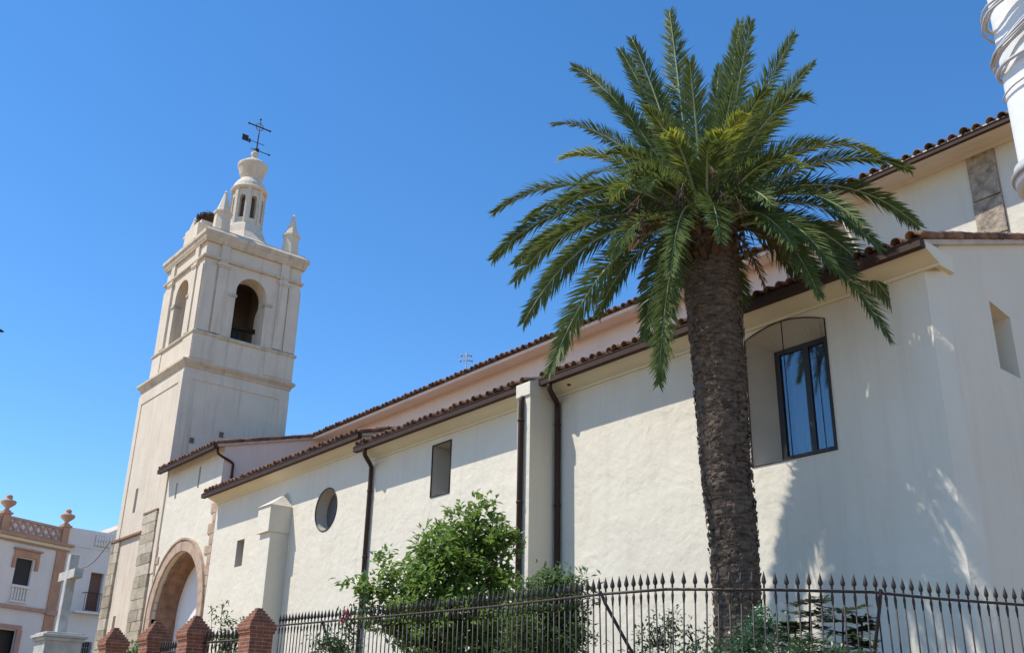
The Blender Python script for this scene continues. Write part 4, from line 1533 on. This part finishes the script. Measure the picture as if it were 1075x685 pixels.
leafy('laurel_bush', 'loose green laurel bush between the citrus tree and the railing stay', 'bush', f2,
      [blob(575, 640, D2, 30, 38), blob(602, 630, D2, 18, 36), blob(560, 670, D2, 34, 34), blob(600, 672, D2, 24, 34), blob(585, 610, D2, 16, 20), blob(545, 650, D2+.3, 20, 26)],
      7000, 0.105, M_LEAF2, stems=5, elong=2.6)
D3 = 12.6
f3 = at_depth(705, 705, D3); f3.z = TERR
leafy('garden_shrub', 'sparse small-leaved shrub left of the palm foot behind the railing', 'bush', f3,
      [blob(704, 655, D3, 12, 20), blob(690, 675, D3, 24, 18), blob(728, 672, D3, 18, 16), blob(702, 640, D3, 4, 10), blob(670, 685, D3, 16, 12)],
      900, 0.06, M_LEAF3, stems=5, elong=2.2, stem_r=0.012, clump=14, spread=0.12)
D4 = 14.0
f4 = at_depth(795, 705, D4); f4.z = TERR
leafy('ivy_plant', 'pale green ivy climbing the right side of the palm foot', 'ivy', f4,
      [blob(798, 640, D4+2.0, 6, 30), blob(800, 665, D4, 22, 24), blob(780, 680, D4, 26, 16), blob(815, 660, D4, 14, 16)],
      1700, 0.06, M_IVY, stems=3, elong=1.4, stem_r=0.015, clump=18, spread=0.1)
D5 = 12.8
f5 = at_depth(865, 705, D5); f5.z = TERR
# layered shrub: near-horizontal tiers of leaves
T5 = thing('layered_shrub', 'dark shrub with flat layered leaves right of the palm behind the railing', 'bush', tuple(f5))
m5, s5 = MB(), MB()
for (cx_p, ybase, ytop, hwp) in ((850, 695, 632, 30), (885, 695, 640, 34), (905, 695, 652, 16), (835, 695, 655, 22)):
    stem_t = at_depth(cx_p, ytop, D5); stem_b = at_depth(cx_p, ybase, D5)
    s5.tube([stem_b, stem_t], 0.012, 5)
    kpx = (stem_t-V3((0, 0, CAM_Z))).dot(fwd)/FPX
    nt_ = 5
    for t in range(nt_):
        u = t/(nt_-1)
        c = stem_b.lerp(stem_t, 0.15+0.85*u)
        rad = hwp*kpx*(1.0-0.3*u)*rnd.uniform(0.75, 1.1)
        for br in range(7):
            a = rnd.uniform(0, 2*PI)
            e = c+V3((math.cos(a)*rad, math.sin(a)*rad, rnd.uniform(-0.02, 0.06)))
            s5.tube([c, e], 0.005, 4)
            for j in range(9):
                w_ = (j+1)/9
                p = c.lerp(e, w_)
                for sg in (-1, 1):
                    ld = V3((math.cos(a+sg*0.9), math.sin(a+sg*0.9), rnd.gauss(0.05, 0.12))).normalized()
                    sd = ld.cross(V3((0, 0, 1))).normalized()
                    sz = rnd.uniform(0.09, 0.15)
                    m5.idx([p, p+ld*sz*.5+sd*sz*.2, p+ld*sz, p+ld*sz*.5-sd*sz*.2], [(0, 1, 2, 3)])
m5.build('foliage', M_LEAF3, T5)
s5.build('stems', M_BARK2, T5)
D6 = 11.5
f6 = at_depth(840, 710, D6); f6.z = TERR
leafy('low_shrub', 'low leafy ground shrub below the layered shrub along the railing foot', 'bush', f6,
      [blob(840, 690, D6, 40, 14), blob(890, 692, D6, 36, 12), blob(760, 695, D6, 50, 12)], 1800, 0.07, M_LEAF3, stems=4, stem_r=0.012, clump=18)
D7 = 15.5
f7 = at_depth(372, 710, D7); f7.z = TERR
R7 = leafy('rose_bush', 'thin rose bush with pink blooms left of the citrus tree', 'bush', f7,
      [blob(366, 660, D7, 12, 24), blob(372, 640, D7, 7, 16), blob(335, 675, D7, 18, 12), blob(358, 680, D7, 22, 14)], 900, 0.07, M_LEAF3, stems=4, stem_r=0.014, clump=14, spread=0.13)
for px_, py_ in ((363, 642), (366, 646), (360, 650)):
    mb = MB()
    c = at_depth(px_, py_, D7-0.3)
    for k in range(14):
        d = V3((rnd.gauss(0, 1), rnd.gauss(0, 1), rnd.gauss(0, .8))).normalized()*rnd.uniform(0.02, 0.05)
        t1 = d.orthogonal().normalized()*0.028; t2 = d.cross(t1).normalized()*0.028
        mb.face([c+d-t1, c+d-t2, c+d+t1, c+d+t2])
    mb.build('bloom', M_ROSE, R7)
# tall weeds behind the pier railing
D8 = 23.0
f8 = at_depth(238, 705, D8); f8.z = TERR
leafy('tall_weed', 'spindly tall weeds standing behind the two nearest brick piers', 'plant', f8,
      [blob(222, 645, D8, 3, 10), blob(233, 640, D8, 3, 14), blob(240, 655, D8, 6, 12), blob(228, 662, D8, 7, 10), blob(238, 675, D8, 16, 12), blob(247, 668, D8, 10, 16)], 700, 0.10, M_LEAF2, stems=6, stem_r=0.014, clump=10, spread=0.12)
D9 = 25.0
f9 = at_depth(145, 705, D9); f9.z = TERR
leafy('garden_shrub', 'small green shrub between the two farthest brick piers', 'bush', f9,
      [blob(145, 682, D9, 9, 11), blob(140, 690, D9, 12, 10)], 420, 0.10, M_LEAF2, stems=3, stem_r=0.014, clump=12)

# ================================================================== houses at the end of the street
r1 = ray(1120, 790)
dh1 = V3((r1.x, r1.y, 0)).normalized()
K = at_depth(66, 600, 58)
KS = 58/47.0


def hz(z):          # heights were measured at 47 m
    return CAM_Z+(z-CAM_Z)*KS


n1 = V3((dh1.y, -dh1.x, 0))          # outward, towards the viewer's right
if n1.dot(V3((0, 0, 0))-V3((K.x, K.y, 0))) < 0: n1 = -n1


class Facade:
    """collects boxes on a facade: s along it, z up, o outward"""
    def __init__(f, org, d, n): f.o, f.d, f.n, f.mb = V3((org.x, org.y, 0)), d, n, MB()

    def box(f, s0, s1, z0, z1, o0, o1):
        f.mb.obox(f.o+f.d*((s0+s1)/2)+f.n*((o0+o1)/2)+V3((0, 0, (z0+z1)/2)), f.d*((s1-s0)/2), f.n*((o1-o0)/2), V3((0, 0, (z1-z0)/2)))

    def pt(f, s, z, o): return f.o+f.d*s+f.n*o+V3((0, 0, z))

    def build(f, nm, m_, par):
        o = f.mb.build(nm, m_, par); f.mb = MB(); return o


HG = 2.2
H1 = thing('town_house', 'white two-storey house with terracotta trim, lattice parapet and urns', 'house', (K.x, K.y, HG))
F = Facade(K, dh1, n1)
wz0, wz1 = hz(7.0), hz(8.03)
dz1 = hz(5.42)
# wall with window and door openings
SL = -9.5
wins = [(-2.30*KS, -1.50*KS), (-5.2*KS, -4.4*KS)]
holes = [rect(a, wz0, b, wz1) for a, b in wins] + [rect(-2.75*KS, HG, -1.66*KS, hz(5.26)), rect(-5.3*KS, HG, -4.3*KS, hz(5.26))]
m1 = MB()
holed_wall(m1, rect(SL, HG-0.5, 0.0, hz(8.9)), holes, lambda u, v: F.pt(u, v, 0), n1*-0.14)
a_, b_ = F.pt(SL, 0, 0), F.pt(0, 0, 0)
for (p, q) in ((b_, b_-n1*9), (b_-n1*9, a_-n1*9), (a_-n1*9, a_)):
    m1.face([p+V3((0, 0, HG-.5)), q+V3((0, 0, HG-.5)), q+V3((0, 0, hz(8.9))), p+V3((0, 0, hz(8.9)))])
m1.face([p+V3((0, 0, hz(8.9)-0.1)) for p in (a_, b_, b_-n1*9, a_-n1*9)])
m1.build('wall', M_HOUSEWHITE, H1)
F.box(-0.50*KS, -0.03, HG, hz(8.6), 0.002, 0.08); F.build('corner_pilaster', M_TERRA, H1)
F.box(SL, 0.1, hz(8.60), hz(8.66), 0.0, 0.12); F.build('cornice_band', M_TERRA, H1)
F.box(SL, 0.12, hz(8.665), hz(8.79), -0.05, 0.18); F.build('cornice_band', M_COVE, H1)
F.box(SL, 0.2, hz(8.795), hz(8.91), -0.05, 0.3); F.build('cornice', M_TERRA, H1)
F.box(SL, -0.5*KS-0.01, hz(6.06), hz(6.2), 0.002, 0.14); F.build('string_course', M_PINKTRIM, H1)
F.box(-0.52*KS, 0.03, hz(6.0), hz(6.2), 0.082, 0.18); F.build('pilaster_block', M_PINKTRIM, H1)
for (a, b) in wins:
    F.box(a-0.02, b+0.02, wz0-0.02, wz1+0.02, -0.14, -0.12); sh = F.build('shutter', M_SHUTTER, H1)
    F.box(a-0.2, b+0.26, wz1+0.05, hz(8.34), 0.002, 0.1)
    F.box(a-0.3, b+0.34, hz(8.345), hz(8.41), 0.002, 0.2)
    F.box(a-0.24, a-0.08, hz(7.62), wz1+0.045, 0.002, 0.1)
    F.box(b+0.1, b+0.28, hz(7.62), wz1+0.045, 0.002, 0.1)
    F.build('window_trim', M_TERRA, H1)
    z0 = hz(6.32)
    F.box(a-0.02, b+0.02, wz0-0.14, wz0-0.03, 0.002, 0.12)
    F.box(a-0.02, b+0.02, z0, z0+0.08, 0.002, 0.12)
    k = 6
    for i in range(k):
        u = a+(i+0.5)*(b-a)/k
        F.mb.lathe([(0.03, z0+0.085), (0.06, z0+0.2), (0.035, z0+0.32), (0.055, wz0-0.3), (0.03, wz0-0.145)], F.pt(u, 0, 0.06), 6)
    F.build('window_balustrade', M_WHITE, H1)
F.box(-2.9*KS, -1.5*KS, dz1-0.14, dz1+0.05, 0.002, 0.1)
F.box(-1.68*KS, -1.45*KS, HG, dz1-0.145, 0.002, 0.09)
F.box(-2.95*KS, -2.74*KS, HG, dz1-0.145, 0.002, 0.09)
F.build('door_trim', M_PINKTRIM, H1)
F.box(-2.8*KS, -1.6*KS, HG, hz(5.3), -0.4, -0.3); F.build('door', M_SHUTTER, H1)
F.box(-5.3*KS, -4.3*KS, HG, hz(5.3), -0.4, -0.3); F.build('door', M_SHUTTER, H1)
# lattice parapet
pz0, pz1 = hz(8.915), hz(9.55)
posts = [-0.28*KS, -3.2*KS, -6.1*KS]
for u in posts:
    F.box(u-0.2, u+0.2, pz0, pz1+0.05, -0.12, 0.14)
    F.box(u-0.26, u+0.26, pz1+0.055, pz1+0.16, -0.18, 0.2)
    F.build('parapet_post', M_TERRA, H1)
for u0, u1 in ((-3.2*KS+0.21, -0.28*KS-0.21), (-6.1*KS+0.21, -3.2*KS-0.21)):
    F.box(u0, u1, pz0, pz0+0.14, -0.06, 0.08)
    F.box(u0, u1, pz1-0.12, pz1, -0.07, 0.09)
    k = 7
    for i in range(k):
        c0, c1 = u0+i*(u1-u0)/k, u0+(i+1)*(u1-u0)/k
        za, zb_ = pz0+0.14, pz1-0.12
        for (p, q) in (((c0, za), (c1, zb_)), ((c0, zb_), (c1, za))):
            A_, B_ = F.pt(p[0], p[1], 0.01), F.pt(q[0], q[1], 0.01)
            d_ = (B_-A_)/2
            pr = F.n.cross(d_).normalized()
            F.mb.obox((A_+B_)/2, d_, F.n*(0.035 if p[1] < q[1] else 0.04), pr*0.05)
    lp = F.build('lattice_parapet', M_PINKTRIM, H1)
    F.box(u0, u1, pz0+0.1, pz1-0.05, -0.05, -0.02); F.build('parapet_panel', M_HOUSEWHITE, lp)
for i, u in enumerate(posts[:2]):
    p = F.pt(u, pz1+0.16, 0.01)
    zz = p.z
    b = MB()
    b.lathe([(0.2, zz), (0.2, zz+0.06), (0.09, zz+0.12), (0.10, zz+0.18), (0.34, zz+0.38), (0.38, zz+0.50), (0.34, zz+0.55), (0.17, zz+0.60), (0.14, zz+0.70), (0.17, zz+0.76), (0.05, zz+0.86)], (p.x, p.y), 14, smooth=True)
    b.build('urn', M_TERRA, H1)
# tiled ridge seen behind the lattice
b = MB()
e0, e1 = F.pt(-3.2*KS, pz1+0.1, -1.6), F.pt(-2.1*KS, pz1+0.02, -1.6)
tiles(b, e0, e1, (n1*-1.5)+V3((0, 0, 0.4)), sp=0.3)
b.build('roof', [M_TILE, M_MORTAR], H1)

# second house, plain white, at the back
K2 = V3((K.x-0.35, K.y-0.3, 0))
d2, n2 = V3((-0.12, 0.993, 0)).normalized(), V3((0.993, 0.12, 0)).normalized()
H2 = thing('town_house', 'plain white house with a brown balcony window between lattice house and tower', 'house', (K2.x, K2.y, HG))
F = Facade(K2, d2, n2)


def s2(px, py):
    """distance along the second facade and height of a photo point"""
    r = ray(px, py); o = V3((0, 0, CAM_Z))
    t = (K2-V3((0, 0, 0))).dot(n2)/V3((r.x, r.y, 0)).dot(n2)
    q = o+r*t
    return (V3((q.x, q.y, 0))-K2).dot(d2), q.z


wl, wt = s2(96, 600); wr, _ = s2(109.5, 603); _, wb = s2(91, 640)
gl, gt = s2(79, 672); grr, _ = s2(97, 673)
pt0, ptz = s2(75, 553)
_, sz = s2(78, 643)
_, pb = s2(90, 574)
m1 = MB()
holed_wall(m1, rect(0.0, HG-0.5, 9, ptz), [rect(wl, wb, wr, wt), rect(gl, gt-1.6, grr, gt)], lambda u, v: F.pt(u, v, 0), n2*-0.3)
a_, b_ = F.pt(0, 0, 0), F.pt(9, 0, 0)
for (p, q) in ((a_, a_-n2*8), (b_, b_-n2*8)):
    m1.face([p+V3((0, 0, HG-.5)), q+V3((0, 0, HG-.5)), q+V3((0, 0, ptz)), p+V3((0, 0, ptz))])
m1.face([p+V3((0, 0, pb)) for p in (a_, b_, b_-n2*8, a_-n2*8)])
m1.build('wall', M_HOUSEWHITE, H2)
F.box(0.02, 9, pb-0.03, pb+0.06, 0.002, 0.06); F.build('cornice', M_HOUSEWHITE, H2)
u0, z1_ = s2(101, 561); u1, _ = s2(117, 565)
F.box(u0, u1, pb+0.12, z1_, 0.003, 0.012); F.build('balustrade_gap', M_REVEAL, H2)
k = 6
for i in range(k):
    u = u0+(i+0.5)*(u1-u0)/k
    F.mb.lathe([(0.05, pb+0.13), (0.08, pb+0.25), (0.05, pb+0.4), (0.08, z1_-0.15), (0.05, z1_-0.02)], F.pt(u, 0, 0.06), 6)
F.build('balusters', M_WHITE, H2)
F.box(wl-0.02, wr+0.02, wb-0.02, wt+0.02, -0.3, -0.26); F.build('shutter', M_BROWNSH, H2)
F.box(wl-0.75, wr+0.2, sz-0.0, sz+0.12, 0.002, 0.5); F.build('balcony_slab', M_HOUSEWHITE, H2)
bz0, bz1 = sz+0.13, sz+1.05
bl, br_ = wl-0.3, wr+0.15
for (p, q) in (((bl, 0.45), (br_, 0.45)), ((bl, 0.02), (bl, 0.45)), ((br_, 0.02), (br_, 0.45))):
    for zz in (bz0, bz1):
        F.mb.tube([F.pt(p[0], zz, p[1]), F.pt(q[0], zz, q[1])], 0.02, 5)
for i in range(13):
    u = bl+(br_-bl)*i/12
    F.mb.tube([F.pt(u, bz0, 0.45), F.pt(u, bz1, 0.45)], 0.013, 5)
F.build('balcony_railing', M_IRON, H2)
F.box(gl-0.02, grr+0.02, gt-1.62, gt+0.02, -0.3, -0.26); F.build('pane', M_SHUTTER, H2)
for i in range(8):
    u = gl+(grr-gl)*(i+0.5)/8
    F.mb.tube([F.pt(u, gt-1.6, 0.04), F.pt(u, gt, 0.04)], 0.015, 5)
for zz in (gt-0.3, gt-0.9):
    F.mb.tube([F.pt(gl, zz, 0.04), F.pt(grr, zz, 0.04)], 0.015, 5)
F.build('window_grille', M_STEEL, H2)
# pale tiled hip just showing between house and tower
q = at_depth(118, 552, 66)
b = MB()
b.idx([q+V3((-4, -2.4, -1.2)), q+V3((3, -1.2, -1.0)), q+V3((3, 4, -1.0)), q+V3((-4, 4, -1.2)), q+V3((1.0, 1.2, 0.55)), q+V3((2.2, 1.6, 0.6))], [(0, 1, 5, 4), (1, 2, 5), (2, 3, 4, 5), (3, 0, 4)])
b.build('roof', M_MORTAR, H2)

# stone wayside cross in front of the houses
cpx = at_y(66, 640, 7.5)
r_ = ray(67.5, 640)
CX = -27.0
c = V3((0, 0, CAM_Z))+r_*(CX/r_.x)
ST = thing('stone_cross', 'grey weathered stone cross on a moulded pedestal left of the brick piers', 'cross', (c.x, c.y, gz(c.x, c.y)))
ped_top = 3.83
b = MB()
hw = 0.43
b.box(c.x-hw, c.y-hw, gz(c.x, c.y)-0.2, c.x+hw, c.y+hw, ped_top-0.2)
b.build('pedestal', M_CROSS, ST)
b = MB()
b.box(c.x-hw-0.05, c.y-hw-0.05, ped_top-0.2, c.x+hw+0.05, c.y+hw+0.05, ped_top-0.12, 0.01)
b.box(c.x-hw-0.10, c.y-hw-0.10, ped_top-0.117, c.x+hw+0.10, c.y+hw+0.10, ped_top-0.05, 0.01)
b.box(c.x-hw-0.02, c.y-hw-0.02, ped_top-0.047, c.x+hw+0.02, c.y+hw+0.02, ped_top, 0.01)
b.build('pedestal_moulding', M_CROSS, ST)
b = MB()
sw = 0.11
b.box(c.x-sw, c.y-sw, ped_top-0.01, c.x+sw, c.y+sw, 5.74, 0.012)
b.build('shaft', M_CROSS, ST)
b = MB()
b.box(c.x-0.62, c.y-sw+0.004, 5.12, c.x-sw+0.003, c.y+sw-0.004, 5.33)
b.box(c.x+sw-0.003, c.y-sw+0.004, 5.12, c.x+0.62, c.y+sw-0.004, 5.33)
b.build('arms', M_CROSS, ST)

# sagging wire from the tower corner to the cross side of the street
a = V3((TX0-0.40, TY0-0.15, 10.1)); b_ = at_depth(78, 593, 57.0)
b = MB()
pts = []
for i in range(15):
    t = i/14
    p = a.lerp(b_, t); p.z -= 0.55*math.sin(PI*t)
    pts.append(p)
b.tube(pts, 0.028, 5)
tag(b.build('overhead_wire', M_STEEL), 'thin grey wire sagging from the tower string course towards the white house', 'wire')

# ================================================================== white pole with cable loops, top right
r_ = ray(1092, 90)
pc = at_depth(1092, 90, 4.6)
PO = thing('utility_pole', 'white painted pole wrapped in loops of pale cable at the right edge', 'pole', (pc.x, pc.y, 0))
PR = 0.15
b = MB()
b.smooth = True
b.tube([(pc.x, pc.y, -0.2)] + [(pc.x, pc.y, z) for z in (1, 2, 3, 4, 5, 6, 7, 8)], lambda t: PR*(1.06-0.12*t), 40)
b.build('shaft', M_POLE, PO)


def pole_z(px, py):
    r = ray(px, py); t = 4.6/math.hypot(r.x, r.y)
    return CAM_Z+r.z*t


la = math.atan2(-rt0.y, -rt0.x)
fa = math.atan2(-fwd.y, -fwd.x)
ra = math.atan2(rt0.y, rt0.x)
sg_ = 1.0 if (rt0.x*(-fwd.y)-rt0.y*(-fwd.x)) > 0 else -1.0


def coil(z_left, drop, off, bulge=0.04, rad=0.0085, t1=1.55, pw=1.2):
    """a slack turn of cable: comes down across the front to the left side, then round behind"""
    b = MB()
    pts = []
    N = 44
    ph = rnd.uniform(0, 6)
    for i in range(N+1):
        t = -0.35+(t1+0.35)*i/N
        a = ra+sg_*PI*t
        z = z_left+(drop*max(0.0, 1-t)**pw if t < 1 else 0.25*drop*(t-1))
        q = PR+off+bulge*max(0.0, 1-abs(t-0.92)/0.5)**2+0.004*math.sin(3*t+ph)
        pts.append((pc.x+q*math.cos(a), pc.y+q*math.sin(a), z+0.012*math.sin(5*t+ph)))
    b.tube(pts, rad*0.75, 7)
    b.build('cable_loop', M_CABLE, PO)


# direction, on the pole, of the side that faces left in the view
zA, zB, zC, zD = pole_z(1036, 40), pole_z(1050, 74), pole_z(1060, 105), pole_z(1072, 190)
for k in range(4):
    coil(zA+rnd.uniform(-0.03, 0.03), 0.34+0.03*k, 0.012+0.004*(k % 3), bulge=0.035+0.012*k, rad=rnd.uniform(0.006, 0.010), pw=1.0+0.12*k)
for k in range(5):
    coil(zB+rnd.uniform(-0.035, 0.03), 0.40+0.035*k, 0.014+0.005*(k % 3), bulge=0.02+0.008*k, rad=rnd.uniform(0.006, 0.011), pw=0.95+0.1*k)
coil(zB-0.05, 0.1, 0.013, bulge=0.02, rad=0.011)
coil(zC, 0.09, 0.010, bulge=0.004, rad=0.006)
# vertical run of cable down the pole
b = MB()
for k in range(3):
    a = fa+0.35+0.07*k
    b.tube([(pc.x+(PR+0.012)*math.cos(a+0.05*math.sin(z*2)), pc.y+(PR+0.012)*math.sin(a+0.05*math.sin(z*2)), z) for z in [zC-0.2+0.1*i for i in range(22)]], 0.008, 6)
b.build('cable_run', M_CABLE, PO)
# collar with a rim near the bottom of the visible part
b = MB()
b.lathe([(PR+0.004, zD-0.07), (PR+0.026, zD-0.06), (PR+0.034, zD), (PR+0.026, zD+0.045), (PR+0.004, zD+0.05)], (pc.x, pc.y), 32, smooth=True)
b.build('steel_collar', M_CABLE, PO)
b = MB()
b.lathe([(PR+0.033, zD-0.018), (PR+0.042, zD-0.012), (PR+0.042, zD+0.006), (PR+0.033, zD+0.012)], (pc.x, pc.y), 32, smooth=True)
b.build('collar_rim', M_STEEL, PO)

# small dark bird crossing the left edge
q = at_depth(-1, 347, 40)
b = MB()
b.smooth = True
ux, uz = rt0, V3((0, 0, 1))
b.tube([q-ux*0.16, q-ux*0.08+uz*0.02, q+ux*0.05, q+ux*0.14-uz*0.02, q+ux*0.19-uz*0.05], lambda t: 0.012+0.045*math.sin(PI*min(1, t*1.05+0.02)), 8)
BD = b.build('flying_bird', M_FEATHER)
tag(BD, 'small dark bird in flight against the blue sky at the left edge', 'bird')
for s in (-1, 1):
    b = MB()
    w0 = q+ux*0.02
    dv = V3((fwd.x, fwd.y, 0)).normalized()*s
    b.idx([w0-ux*0.06, w0+ux*0.06, w0+dv*0.16+uz*0.08+ux*0.05, w0+dv*0.34+uz*0.05-ux*0.08, w0+dv*0.15+uz*0.09-ux*0.06], [(0, 1, 2, 4), (4, 2, 3)])
    o = b.build('wing', M_FEATHER, BD)
